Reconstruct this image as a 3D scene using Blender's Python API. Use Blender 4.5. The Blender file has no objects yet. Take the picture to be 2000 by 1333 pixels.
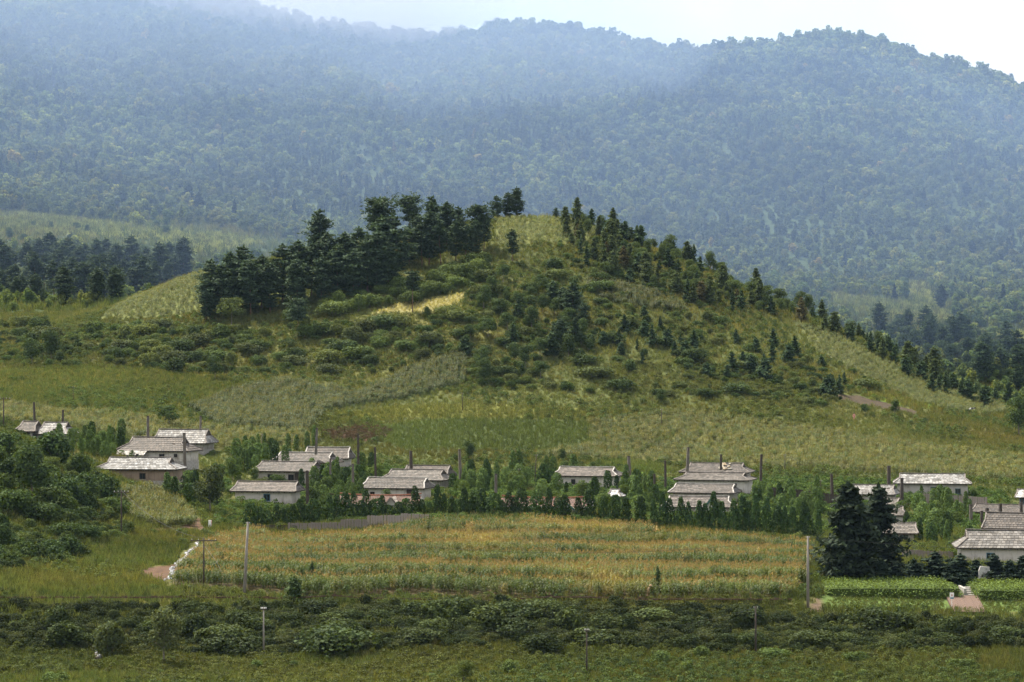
import bpy, bmesh, math, random
import numpy as np
from mathutils import Vector, Matrix

# ------------------------------------------------------------------ camera, world, sun, exposure
SC = bpy.context.scene
COL = SC.collection
F = 5671.28; CX = 1000.0; CY = 666.5; CAMZ = 30.0          # focal length in photo pixels, eye height above the corn field
cam_d = bpy.data.cameras.new('camera'); cam = bpy.data.objects.new('camera', cam_d); COL.objects.link(cam)
cam.location = (0, 0, CAMZ); cam.rotation_euler = (math.radians(90), 0, 0)
cam_d.sensor_width = 36; cam_d.lens = 36 * F / 2000; cam_d.clip_start = 0.5; cam_d.clip_end = 12000
SC.camera = cam

SUN_EL = math.radians(54); SUN_AZ = math.radians(-38)       # azimuth measured from +Y (view direction) towards +X
SKY_OFF = 0.35
W = bpy.data.worlds.new('World'); SC.world = W; W.use_nodes = True
nt = W.node_tree; nt.nodes.clear()
out = nt.nodes.new('ShaderNodeOutputWorld'); bg = nt.nodes.new('ShaderNodeBackground'); bg.inputs[1].default_value = 0.1
sky = nt.nodes.new('ShaderNodeTexSky'); sky.sky_type = 'NISHITA'; sky.sun_disc = False
sky.sun_elevation = SUN_EL; sky.sun_rotation = SUN_AZ
tc = nt.nodes.new('ShaderNodeTexCoord')
no = nt.nodes.new('ShaderNodeTexNoise'); no.inputs['Scale'].default_value = 3.2; no.inputs['Detail'].default_value = 7
no.inputs['Roughness'].default_value = 0.55
rp = nt.nodes.new('ShaderNodeValToRGB'); rp.color_ramp.elements[0].position = 0.36; rp.color_ramp.elements[1].position = 0.50
no2 = nt.nodes.new('ShaderNodeTexNoise'); no2.inputs['Scale'].default_value = 7; no2.inputs['Detail'].default_value = 5
rp2 = nt.nodes.new('ShaderNodeValToRGB')
rp2.color_ramp.elements[0].color = (5.4, 5.4, 5.4, 1); rp2.color_ramp.elements[1].color = (6.2, 6.15, 6.1, 1)
rp2.color_ramp.elements[0].position = 0.35; rp2.color_ramp.elements[1].position = 0.6
mx = nt.nodes.new('ShaderNodeMixRGB')
L = nt.links
mpw = nt.nodes.new('ShaderNodeMapping'); mpw.inputs['Location'].default_value = (0.0, SKY_OFF, 0.0); nt.links.new(tc.outputs['Generated'], mpw.inputs[0]); L.new(mpw.outputs[0], no.inputs['Vector']); L.new(tc.outputs['Generated'], no2.inputs['Vector'])
L.new(no.outputs['Fac'], rp.inputs['Fac']); L.new(no2.outputs['Fac'], rp2.inputs['Fac'])
L.new(rp.outputs['Color'], mx.inputs['Fac']); L.new(sky.outputs['Color'], mx.inputs[1]); L.new(rp2.outputs['Color'], mx.inputs[2])
L.new(mx.outputs['Color'], bg.inputs['Color']); L.new(bg.outputs[0], out.inputs['Surface'])

sd = bpy.data.lights.new('sun', 'SUN'); sun = bpy.data.objects.new('sun', sd); COL.objects.link(sun)
sd.energy = 5.0; sd.angle = math.radians(0.8); sd.color = (1.0, 0.92, 0.78)
sdir = Vector((math.sin(SUN_AZ) * math.cos(SUN_EL), math.cos(SUN_AZ) * math.cos(SUN_EL), math.sin(SUN_EL)))
sun.rotation_euler = sdir.to_track_quat('Z', 'Y').to_euler(); sun.location = (0, 400, 300)

SC.view_settings.view_transform = 'Standard'; SC.view_settings.look = 'None'
SC.view_settings.exposure = 1.2; SC.view_settings.gamma = 1.0; SC.view_settings.use_curve_mapping = False
cy = SC.cycles
cy.use_denoising = True
try: cy.denoiser = 'OPENIMAGEDENOISE'; cy.denoising_prefilter = 'ACCURATE'
except Exception: pass
cy.max_bounces = 4; cy.diffuse_bounces = 2; cy.glossy_bounces = 1; cy.transmission_bounces = 3; cy.volume_bounces = 0
cy.transparent_max_bounces = 8; cy.use_adaptive_sampling = True; cy.adaptive_threshold = 0.02
cy.sample_clamp_indirect = 4

R = np.random.RandomState(11)
rnd = random.Random(5)

# ------------------------------------------------------------------ terrain height function
def smooth1(a, k, axis):
    ker = np.exp(-0.5 * (np.arange(-3 * k, 3 * k + 1) / k) ** 2); ker /= ker.sum()
    n = len(ker) // 2
    pad = [(0, 0)] * a.ndim; pad[axis] = (n, n)
    ap = np.pad(a, pad, mode='edge')
    return np.apply_along_axis(lambda v: np.convolve(v, ker, mode='valid'), axis, ap)

ROWS = [  # distance from the eye, then (photo column, photo row) of the bare ground there
    (230, [(1000, 1525)]),
    (300, [(-500, 1342), (0, 1342), (1000, 1342), (2500, 1342)]),
    (320, [(-500, 1290), (0, 1292), (1000, 1290), (2500, 1285)]),
    (330, [(-500, 1255), (0, 1258), (1000, 1262), (1700, 1240), (2500, 1240)]),
    (338, [(-500, 1190), (0, 1192), (1000, 1200), (1700, 1200), (2500, 1195)]),
    (344, [(-500, 1165), (0, 1165), (1000, 1168), (1600, 1178), (2500, 1185)]),
    (360, [(-500, 1120), (0, 1138), (200, 1140), (1000, 1140), (1600, 1145), (2500, 1150)]),
    (385, [(-500, 1030), (0, 1078), (150, 1098), (300, 1108), (450, 1110), (1000, 1108), (1600, 1115), (2500, 1118)]),
    (410, [(-500, 910), (0, 990), (120, 1030), (250, 1072), (450, 1082), (1000, 1078), (1600, 1088), (2500, 1092)]),
    (435, [(-500, 810), (0, 895), (120, 950), (250, 1030), (380, 1050), (500, 1055), (1000, 1046), (1600, 1062), (2500, 1068)]),
    (455, [(-500, 770), (0, 838), (120, 895), (250, 992), (380, 1022), (500, 1030), (800, 1020), (1000, 1010), (1300, 1030), (1600, 1040), (2500, 1055)]),
    (475, [(-500, 770), (0, 845), (120, 890), (200, 935), (300, 958), (420, 992), (500, 1006), (800, 1002), (1000, 996), (1300, 1012), (1600, 1022), (2000, 1050), (2500, 1050)]),
    (495, [(-500, 780), (0, 860), (150, 895), (300, 925), (450, 965), (600, 978), (800, 975), (1000, 972), (1300, 985), (1600, 1000), (2000, 1025), (2500, 1025)]),
    (520, [(-500, 770), (0, 855), (150, 868), (300, 892), (450, 928), (600, 942), (800, 948), (1000, 950), (1300, 958), (1600, 968), (1800, 976), (2000, 992), (2500, 995)]),
    (545, [(-500, 760), (0, 830), (150, 845), (300, 868), (450, 888), (600, 900), (800, 922), (1000, 928), (1300, 932), (1600, 938), (1800, 948), (2000, 960), (2500, 965)]),
    (575, [(-500, 740), (0, 795), (300, 825), (450, 838), (600, 852), (800, 872), (1000, 882), (1300, 895), (1600, 900), (1800, 915), (2000, 930), (2500, 940)]),
    (610, [(-500, 710), (0, 755), (300, 772), (450, 782), (600, 792), (800, 806), (1000, 815), (1300, 826), (1600, 840), (1800, 862), (2000, 885), (2500, 905)]),
    (650, [(-500, 685), (0, 712), (300, 706), (450, 706), (600, 708), (800, 702), (1000, 700), (1200, 712), (1400, 738), (1600, 770), (1800, 812), (2000, 850), (2500, 890)]),
    (690, [(-500, 660), (0, 672), (150, 662), (300, 640), (450, 628), (600, 612), (800, 588), (1000, 562), (1200, 585), (1400, 640), (1600, 698), (1800, 762), (2000, 825), (2500, 880)]),
    (725, [(-500, 640), (0, 650), (150, 630), (220, 605), (300, 570), (450, 545), (600, 530), (800, 500), (1000, 466), (1200, 492), (1400, 562), (1600, 640), (1800, 722), (2000, 808), (2500, 880)]),
    (755, [(-500, 625), (0, 634), (150, 624), (220, 604), (300, 566), (390, 528), (600, 486), (800, 450), (960, 426), (1060, 421), (1130, 426), (1200, 448), (1400, 532), (1600, 622), (1800, 716), (2000, 808), (2500, 880)]),
    (785, [(-500, 610), (0, 615), (150, 612), (300, 592), (450, 560), (600, 530), (800, 490), (1000, 440), (1200, 480), (1400, 580), (1600, 680), (1800, 770), (2000, 820), (2500, 880)]),
    (840, [(-500, 585), (0, 592), (450, 592), (1000, 600), (1400, 680), (1600, 720), (1800, 765), (2000, 782), (2500, 830)]),
    (900, [(-500, 530), (0, 532), (300, 540), (600, 560), (1000, 600), (1400, 640), (1600, 668), (1800, 690), (2000, 700), (2500, 740)]),
    (960, [(-500, 475), (0, 478), (300, 480), (450, 500), (600, 520), (1000, 560), (1400, 605), (1600, 625), (1800, 632), (2000, 640), (2500, 660)]),
    (1020, [(-500, 430), (0, 438), (300, 445), (450, 458), (600, 490), (1000, 520), (1400, 565), (1600, 582), (1800, 588), (2000, 594), (2500, 610)]),
    (1080, [(-500, 395), (0, 405), (300, 420), (450, 428), (600, 445), (1000, 480), (1400, 530), (1600, 545), (1800, 550), (2000, 560), (2500, 580)]),
    (1200, [(-500, 290), (0, 318), (450, 335), (800, 370), (1000, 385), (1400, 422), (1700, 430), (2000, 462), (2500, 500)]),
    (1350, [(-500, 150), (0, 185), (450, 205), (800, 240), (1000, 240), (1250, 262), (1400, 258), (1650, 235), (2000, 325), (2500, 400)]),
    (1500, [(-500, 0), (0, 50), (450, 95), (700, 115), (820, 142), (1000, 118), (1080, 110), (1300, 152), (1450, 145), (1650, 110), (1800, 155), (2000, 232), (2500, 340)]),
    (1580, [(-500, -130), (0, -50), (450, 20), (600, 62), (700, 72), (820, 96), (900, 96), (1000, 75), (1075, 62), (1150, 82), (1310, 114), (1480, 110), (1560, 88), (1650, 76), (1740, 95), (1850, 142), (2000, 188), (2500, 310)]),
    (1680, [(-500, -60), (0, 0), (450, 60), (1000, 120), (1400, 150), (2000, 240), (2500, 360)]),
    (1900, [(1000, 330)]),
    (2400, [(1000, 500)]),
]
PXG = np.arange(-500, 2501, 20.0)
DG = np.arange(230, 2401, 2.0)
_tab = np.array([np.interp(PXG, [c[0] for c in r[1]], [c[1] for c in r[1]]) for r in ROWS])
_rd = np.array([r[0] for r in ROWS], float)
_z = CAMZ - (_tab - CY) / F * _rd[:, None]
ZT = np.array([np.interp(DG, _rd, _z[:, j]) for j in range(len(PXG))]).T       # [D, px]
ZT = smooth1(smooth1(ZT, 3, 0), 2, 1)

def vnoise(x, y, scale, seed):
    rs = np.random.RandomState(seed); lat = rs.rand(64, 64)
    u = np.asarray(x, float) / scale + 1000.37; v = np.asarray(y, float) / scale + 1000.71
    i = np.floor(u).astype(int); j = np.floor(v).astype(int)
    a = u - i; b = v - j; a = a * a * (3 - 2 * a); b = b * b * (3 - 2 * b)
    i0 = i % 64; i1 = (i + 1) % 64; j0 = j % 64; j1 = (j + 1) % 64
    return (lat[i0, j0] * (1 - a) * (1 - b) + lat[i1, j0] * a * (1 - b) + lat[i0, j1] * (1 - a) * b + lat[i1, j1] * a * b) * 2 - 1

def fbm(x, y, scale, seed, octs=3):
    s = 0; amp = 1; t = 0
    for k in range(octs):
        s = s + amp * vnoise(x, y, scale / 2 ** k, seed + k * 7); t += amp; amp *= 0.5
    return s / t

STRIPS = [(343, 353), (356, 373), (376, 392), (395, 410), (413, 426), (429, 442), (445, 458), (461, 480)]
def bend(x, y):           # contour lines of the foreground field bow gently
    return y + 5.0 * np.sin(x / 38.0 + 0.6) - 0.0016 * (x + 5) ** 2 * 1.2 + 15.0 * fbm(x, y * 0.25, 36, 91, 3)

def height(x, y):
    x = np.asarray(x, float); y = np.asarray(y, float)
    D = np.clip(y, 232, 2398)
    px = np.clip(CX + x / np.maximum(y, 230) * F, -499, 2499)
    u = (px - PXG[0]) / 20.0; v = (D - DG[0]) / 2.0
    i = np.minimum(u.astype(int), len(PXG) - 2); j = np.minimum(v.astype(int), len(DG) - 2)
    a = u - i; b = v - j
    z = ZT[j, i] * (1 - a) * (1 - b) + ZT[j, i + 1] * a * (1 - b) + ZT[j + 1, i] * (1 - a) * b + ZT[j + 1, i + 1] * a * b
    z = z + 0.35 * fbm(x, y, 14, 3) * np.clip((y - 200) / 100, 0, 1)
    z = z + 0.9 * fbm(x, y, 45, 13, 2) * np.clip((y - 590) / 80, 0, 1) * np.clip((770 - y) / 40, 0, 1)
    mt = np.clip((y - 1090) / 160, 0, 1) * np.clip((1575 - y) / 130, 0.12, 1)
    z = z + mt * (9.0 * (fbm(x * 1.5 + y * 0.35, y * 0.45, 110, 31, 3)) - 4.0 * np.abs(fbm(x * 1.3 - y * 0.3, y * 0.4, 80, 36, 2)))
    near = np.clip((232 - y) / 110, 0, 1)
    z = z * (1 - near) + near * (-6 + np.clip((125 - y) / 125, 0, 1.25) * 34.3)
    # low terraces of the foreground field
    inf = np.clip((y - 340) / 6, 0, 1) * np.clip((480 - y) / 10, 0, 1) * np.clip((px - 300) / 60, 0, 1) * np.clip((1640 - px) / 60, 0, 1)
    w = bend(x, y)
    st = 0
    for s0, s1 in STRIPS: st = st + np.clip((w - s0 + 1.2) / 1.2, 0, 1)
    z = z + inf * (0.55 * (st - (w - 345) / 16.0))
    return z

def proj(x, y, z):
    return CX + x / y * F, CY + (CAMZ - z) / y * F

def H1(x, y): return float(height(np.array([x]), np.array([y]))[0])

def ground_at(px, py, d0=300, d1=1650):
    if d0 < 770: d1 = min(d1, 775)
    D = np.arange(d0, d1, 0.5); x = (px - CX) / F * D
    yy = CY + (CAMZ - height(x, D)) / D * F
    k = np.nonzero(yy <= py)[0]
    k = k[0] if len(k) else int(np.argmin(yy))
    return Vector((x[k], D[k], float(height(x[k:k + 1], D[k:k + 1])[0])))

def inside(poly, px, py):
    px = np.asarray(px, float); py = np.asarray(py, float); r = np.zeros(px.shape, bool); n = len(poly)
    for k in range(n):
        x0, y0 = poly[k]; x1, y1 = poly[(k + 1) % n]
        if y0 == y1: continue
        c = ((y0 > py) != (y1 > py)) & (px < (x1 - x0) * (py - y0) / (y1 - y0) + x0)
        r ^= c
    return r

# ------------------------------------------------------------------ materials
def new_mat(name):
    m = bpy.data.materials.new(name); m.use_nodes = True; m.node_tree.nodes.clear(); return m
def N(m, t, **kw):
    n = m.node_tree.nodes.new(t)
    for k, v in kw.items():
        if k.startswith('_'): setattr(n, k[1:], v)
        else: n.inputs[k.replace('__', ' ')].default_value = v
    return n
def lk(m, a, b): m.node_tree.links.new(a, b)

def foliage_mat(name, col=None, trans=0.35, var=0.5, rough=0.75, spec=0.06, yel=(1.25, 1.1, 0.45), gain=1.45):
    """leaf shader; colour from the plant's own 'tint' (or fixed), each leaf a little lighter or darker"""
    m = new_mat(name)
    o = N(m, 'ShaderNodeOutputMaterial'); lv = N(m, 'ShaderNodeAttribute', _attribute_name='lv')
    mr = N(m, 'ShaderNodeMapRange'); mr.inputs[3].default_value = gain * (1 - var); mr.inputs[4].default_value = gain * (1 + var)
    lk(m, lv.outputs['Fac'], mr.inputs[0])
    mul = N(m, 'ShaderNodeMixRGB', _blend_type='MULTIPLY'); mul.inputs[0].default_value = 1
    if col is None:
        ti = N(m, 'ShaderNodeAttribute', _attribute_name='tint', _attribute_type='INSTANCER'); lk(m, ti.outputs['Color'], mul.inputs[1])
    else: mul.inputs[1].default_value = (*col, 1)
    lk(m, mr.outputs[0], mul.inputs[2])
    p = N(m, 'ShaderNodeBsdfPrincipled', Roughness=rough); p.inputs['Specular IOR Level'].default_value = spec
    lk(m, mul.outputs[0], p.inputs['Base Color'])
    t = N(m, 'ShaderNodeBsdfTranslucent')
    tm = N(m, 'ShaderNodeMixRGB', _blend_type='MULTIPLY'); tm.inputs[0].default_value = 1; tm.inputs[2].default_value = (*yel, 1)
    lk(m, mul.outputs[0], tm.inputs[1]); lk(m, tm.outputs[0], t.inputs['Color'])
    mix = N(m, 'ShaderNodeMixShader'); mix.inputs[0].default_value = trans
    lk(m, p.outputs[0], mix.inputs[1]); lk(m, t.outputs[0], mix.inputs[2]); lk(m, mix.outputs[0], o.inputs['Surface'])
    return m

def plain_mat(name, col, col2=None, scale=4, rough=0.85, detail=5, bump=0.0, spec=0.3, stretch=None, lo=0.35, hi=0.65):
    m = new_mat(name); o = N(m, 'ShaderNodeOutputMaterial'); p = N(m, 'ShaderNodeBsdfPrincipled', Roughness=rough)
    p.inputs['Specular IOR Level'].default_value = spec
    tc = N(m, 'ShaderNodeTexCoord'); no = N(m, 'ShaderNodeTexNoise', Scale=scale, Detail=detail)
    if stretch:
        mp = N(m, 'ShaderNodeMapping'); mp.inputs['Scale'].default_value = stretch
        lk(m, tc.outputs['Object'], mp.inputs[0]); lk(m, mp.outputs[0], no.inputs['Vector'])
    else: lk(m, tc.outputs['Object'], no.inputs['Vector'])
    r = N(m, 'ShaderNodeValToRGB'); r.color_ramp.elements[0].position = lo; r.color_ramp.elements[1].position = hi
    r.color_ramp.elements[0].color = (*col, 1); r.color_ramp.elements[1].color = (*(col2 or col), 1)
    lk(m, no.outputs['Fac'], r.inputs['Fac']); lk(m, r.outputs[0], p.inputs['Base Color'])
    if bump:
        b = N(m, 'ShaderNodeBump', Strength=bump, Distance=0.05); lk(m, no.outputs['Fac'], b.inputs['Height']); lk(m, b.outputs[0], p.inputs['Normal'])
    lk(m, p.outputs[0], o.inputs['Surface'])
    return m

def tile_mat(name):
    """weathered roof slab: colour from the roof's own tint, each tile a little different, lichen and dirt on top"""
    m = new_mat(name); o = N(m, 'ShaderNodeOutputMaterial'); p = N(m, 'ShaderNodeBsdfPrincipled', Roughness=0.75)
    ti = N(m, 'ShaderNodeAttribute', _attribute_name='tint', _attribute_type='INSTANCER')
    lv = N(m, 'ShaderNodeAttribute', _attribute_name='lv')
    mr = N(m, 'ShaderNodeMapRange'); mr.inputs[3].default_value = 0.45; mr.inputs[4].default_value = 1.4; lk(m, lv.outputs['Fac'], mr.inputs[0])
    mul = N(m, 'ShaderNodeMixRGB', _blend_type='MULTIPLY'); mul.inputs[0].default_value = 1
    lk(m, ti.outputs['Color'], mul.inputs[1]); lk(m, mr.outputs[0], mul.inputs[2])
    tc = N(m, 'ShaderNodeTexCoord'); no = N(m, 'ShaderNodeTexNoise', Scale=1.3, Detail=8, Roughness=0.65); lk(m, tc.outputs['Object'], no.inputs['Vector'])
    r = N(m, 'ShaderNodeValToRGB'); r.color_ramp.elements[0].position = 0.36; r.color_ramp.elements[1].position = 0.62
    r.color_ramp.elements[0].color = (0.42, 0.38, 0.32, 1); r.color_ramp.elements[1].color = (1.08, 1.08, 1.08, 1)
    lk(m, no.outputs['Fac'], r.inputs['Fac'])
    mul2 = N(m, 'ShaderNodeMixRGB', _blend_type='MULTIPLY'); mul2.inputs[0].default_value = 0.85
    lk(m, mul.outputs[0], mul2.inputs[1]); lk(m, r.outputs[0], mul2.inputs[2])
    lk(m, mul2.outputs[0], p.inputs['Base Color']); lk(m, p.outputs[0], o.inputs['Surface'])
    return m

def wall_mat(name, col, dirt):
    """limewash: blotches all over and splash dirt rising from the foot of the wall"""
    m = new_mat(name); o = N(m, 'ShaderNodeOutputMaterial'); p = N(m, 'ShaderNodeBsdfPrincipled', Roughness=0.9)
    tc = N(m, 'ShaderNodeTexCoord'); no = N(m, 'ShaderNodeTexNoise', Scale=1.1, Detail=7, Roughness=0.6); lk(m, tc.outputs['Object'], no.inputs['Vector'])
    mp = N(m, 'ShaderNodeMapping'); mp.inputs['Scale'].default_value = (3.5, 3.5, 0.35)
    n2 = N(m, 'ShaderNodeTexNoise', Scale=1.2, Detail=5); lk(m, tc.outputs['Object'], mp.inputs[0]); lk(m, mp.outputs[0], n2.inputs['Vector'])
    ad = N(m, 'ShaderNodeMath', _operation='ADD'); lk(m, no.outputs['Fac'], ad.inputs[0]); lk(m, n2.outputs['Fac'], ad.inputs[1])
    sx = N(m, 'ShaderNodeSeparateXYZ'); lk(m, tc.outputs['Object'], sx.inputs[0])
    mr = N(m, 'ShaderNodeMapRange'); mr.inputs[1].default_value = 0.0; mr.inputs[2].default_value = 1.3; mr.inputs[3].default_value = -0.35; mr.inputs[4].default_value = 0.0
    lk(m, sx.outputs['Z'], mr.inputs[0])
    a2 = N(m, 'ShaderNodeMath', _operation='ADD'); lk(m, ad.outputs[0], a2.inputs[0]); lk(m, mr.outputs[0], a2.inputs[1])
    r = N(m, 'ShaderNodeValToRGB'); r.color_ramp.elements[0].position = 0.62 / 1.0; r.color_ramp.elements[1].position = 0.98
    r.color_ramp.elements[0].color = (*dirt, 1); r.color_ramp.elements[1].color = (*col, 1)
    lk(m, a2.outputs[0], r.inputs['Fac']); lk(m, r.outputs[0], p.inputs['Base Color']); lk(m, p.outputs[0], o.inputs['Surface'])
    return m

M_LEAF = foliage_mat('leaf', trans=0.24, var=0.55, gain=1.3)
M_NEEDLE = foliage_mat('needle', gain=1.3, trans=0.2, var=0.4, yel=(1.1, 1.1, 0.6))
M_FAR = foliage_mat('far_canopy', trans=0.4, var=0.55, gain=1.95)
M_GRASS = foliage_mat('grass_blade', trans=0.35, var=0.5, yel=(1.15, 1.1, 0.5), gain=1.35)
M_CORN = foliage_mat('corn_leaf', trans=0.35, var=0.6, rough=0.6, spec=0.15)
M_TASSEL = foliage_mat('corn_tassel', col=(0.15, 0.12, 0.05), trans=0.4, var=0.35, yel=(1.1, 0.9, 0.6))
M_TASSEL_Y = foliage_mat('corn_tassel_pale', col=(0.125, 0.118, 0.045), trans=0.4, var=0.35, yel=(1.1, 1.0, 0.6))
M_BARK = plain_mat('bark', (0.09, 0.055, 0.035), (0.17, 0.11, 0.07), 6, 0.9, bump=0.4)
M_BARKG = plain_mat('grey_bark', (0.10, 0.085, 0.07), (0.2, 0.18, 0.15), 6, 0.9, bump=0.4)
M_TILE = tile_mat('roof_slab')
M_LIME = plain_mat('lime_mortar', (0.22, 0.20, 0.18), (0.46, 0.44, 0.41), 2.5)
M_CAPG = plain_mat('grey_ridge_tile', (0.10, 0.085, 0.075), (0.22, 0.195, 0.175), 3)
M_TERRA = plain_mat('terracotta', (0.20, 0.075, 0.045), (0.34, 0.15, 0.09), 2.5)
M_WALL = wall_mat('whitewash', (0.52, 0.485, 0.445), (0.28, 0.245, 0.21))
M_WALLG = wall_mat('grey_whitewash', (0.38, 0.355, 0.325), (0.20, 0.175, 0.15))
M_WALLB = wall_mat('clay_wall', (0.27, 0.20, 0.15), (0.17, 0.12, 0.09))
M_WOODD = plain_mat('dark_timber', (0.035, 0.028, 0.024), (0.08, 0.062, 0.05), 3, stretch=(6, 6, 1))
M_WOODG = plain_mat('weathered_board', (0.12, 0.098, 0.085), (0.24, 0.205, 0.18), 2.2, stretch=(5, 5, 0.7))
M_WOODP = plain_mat('pink_board', (0.19, 0.155, 0.135), (0.33, 0.28, 0.245), 2.2, stretch=(5, 5, 0.7))
M_CONC = plain_mat('concrete', (0.25, 0.23, 0.21), (0.38, 0.36, 0.33), 3)
M_POLE = plain_mat('grey_pole', (0.16, 0.14, 0.125), (0.27, 0.245, 0.22), 2, stretch=(6, 6, 0.6))
M_CHIM = plain_mat('sooty_board', (0.075, 0.062, 0.052), (0.16, 0.14, 0.12), 2, stretch=(6, 6, 0.6))
M_BLUE = plain_mat('blue_paint', (0.07, 0.16, 0.23), (0.12, 0.23, 0.30), 6)
M_GREENP = plain_mat('green_paint', (0.03, 0.09, 0.08), (0.06, 0.14, 0.12), 6)
M_STONE = plain_mat('granite', (0.34, 0.33, 0.32), (0.52, 0.51, 0.49), 9, bump=0.2)
M_BRICK = plain_mat('brick_paving', (0.07, 0.042, 0.03), (0.125, 0.078, 0.056), 5)
M_RED = plain_mat('red_clay', (0.10, 0.05, 0.033), (0.17, 0.095, 0.065), 3)
M_WHITE = plain_mat('white_paint', (0.72, 0.71, 0.69), (0.8, 0.79, 0.77), 5)
M_IRON = plain_mat('rusty_iron', (0.05, 0.03, 0.022), (0.1, 0.06, 0.04), 8)
M_WIRE = plain_mat('wire', (0.03, 0.03, 0.03), (0.04, 0.04, 0.04), 5)
M_SKIN = plain_mat('skin', (0.42, 0.24, 0.16), (0.46, 0.27, 0.18), 5)
M_TAN = plain_mat('tan_cloth', (0.42, 0.27, 0.15), (0.5, 0.33, 0.2), 8)
M_PINK = plain_mat('pink_cloth', (0.5, 0.22, 0.2), (0.56, 0.27, 0.24), 8)
M_DARKC = plain_mat('dark_cloth', (0.025, 0.025, 0.03), (0.04, 0.04, 0.045), 8)
m = new_mat('window_glass'); _o = N(m, 'ShaderNodeOutputMaterial'); _p = N(m, 'ShaderNodeBsdfPrincipled', Roughness=0.12)
_p.inputs['Base Color'].default_value = (0.015, 0.018, 0.022, 1); lk(m, _p.outputs[0], _o.inputs['Surface']); M_GLASS = m
m = new_mat('foaming_water'); _o = N(m, 'ShaderNodeOutputMaterial'); _p = N(m, 'ShaderNodeBsdfPrincipled', Roughness=0.25)
_n = N(m, 'ShaderNodeTexNoise', Scale=1.6, Detail=6); _c = N(m, 'ShaderNodeTexCoord'); lk(m, _c.outputs['Object'], _n.inputs['Vector'])
_r = N(m, 'ShaderNodeValToRGB'); _r.color_ramp.elements[0].position = 0.44; _r.color_ramp.elements[1].position = 0.56
_r.color_ramp.elements[0].color = (0.12, 0.105, 0.085, 1); _r.color_ramp.elements[1].color = (0.32, 0.33, 0.35, 1)
lk(m, _n.outputs['Fac'], _r.inputs['Fac']); lk(m, _r.outputs[0], _p.inputs['Base Color']); lk(m, _p.outputs[0], _o.inputs['Surface']); M_WATER = m

# ------------------------------------------------------------------ mesh helpers
class MB:
    """collects polygons for one mesh"""
    def __init__(s): s.v = []; s.f = []; s.mi = []; s.lv = []
    def add(s, verts, faces, mi=0, lv=None):
        b = len(s.v); s.v += [tuple(p) for p in verts]
        for f in faces:
            s.f.append([b + i for i in f]); s.mi.append(mi); s.lv.append(rnd.random() if lv is None else lv)
    def box(s, c, d, mi=0, rot=None, lv=None, taper=1.0):
        hx, hy, hz = d[0] / 2, d[1] / 2, d[2] / 2
        vs = [Vector((sx * hx * (taper if sz > 0 else 1), sy * hy * (taper if sz > 0 else 1), sz * hz)) for sz in (-1, 1) for sy in (-1, 1) for sx in (-1, 1)]
        if rot is not None: vs = [rot @ p for p in vs]
        c = Vector(c); s.add([p + c for p in vs], [(0, 2, 3, 1), (4, 5, 7, 6), (0, 1, 5, 4), (2, 6, 7, 3), (0, 4, 6, 2), (1, 3, 7, 5)], mi, lv)
    def tube(s, pts, rad, n=7, mi=0, cap=True):
        pts = [Vector(p) for p in pts]; rings = []
        for k, p in enumerate(pts):
            t = (pts[min(k + 1, len(pts) - 1)] - pts[max(k - 1, 0)]).normalized()
            a = t.orthogonal().normalized() if abs(t.z) < 0.99 else Vector((1, 0, 0)); b = t.cross(a)
            rings.append([p + (a * math.cos(2 * math.pi * q / n) + b * math.sin(2 * math.pi * q / n)) * rad[k] for q in range(n)])
        vs = [v for r in rings for v in r]; fs = []
        for k in range(len(pts) - 1):
            for q in range(n): fs.append((k * n + q, k * n + (q + 1) % n, (k + 1) * n + (q + 1) % n, (k + 1) * n + q))
        if cap: fs.append(tuple(range(n - 1, -1, -1))); fs.append(tuple((len(pts) - 1) * n + q for q in range(n)))
        s.add(vs, fs, mi)
    def beam(s, a, b, w, h, mi=0):
        a = Vector(a); b = Vector(b); d = b - a
        q = d.to_track_quat('X', 'Z').to_matrix()
        s.box((a + b) / 2, (d.length, w, h), mi, q)
    def mesh(s, name, mats, smooth=False):
        me = bpy.data.meshes.new(name); me.from_pydata(s.v, [], s.f)
        for m_ in (mats if isinstance(mats, (list, tuple)) else [mats]): me.materials.append(m_)
        me.polygons.foreach_set('material_index', s.mi)
        at = me.attributes.new('lv', 'FLOAT', 'FACE'); at.data.foreach_set('value', s.lv)
        if smooth: me.polygons.foreach_set('use_smooth', [True] * len(s.f))
        me.update(); return me
    def build(s, name, mats, parent=None, smooth=False):
        return link(bpy.data.objects.new(name, s.mesh(name, mats, smooth)), parent)

def link(o, parent=None):
    COL.objects.link(o)
    if parent is not None: o.parent = parent
    return o
def tag(o, label=None, cat=None, group=None, kind=None):
    if label: o['label'] = label
    if cat: o['category'] = cat
    if group: o['group'] = group
    if kind: o['kind'] = kind
    return o
def empty(name, loc, rz=0):
    o = bpy.data.objects.new(name, None); COL.objects.link(o); o.location = loc; o.rotation_euler = (0, 0, rz); o.empty_display_size = 0.3; return o
def tint(o, c): o['tint'] = [float(c[0]), float(c[1]), float(c[2])]; return o

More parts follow.
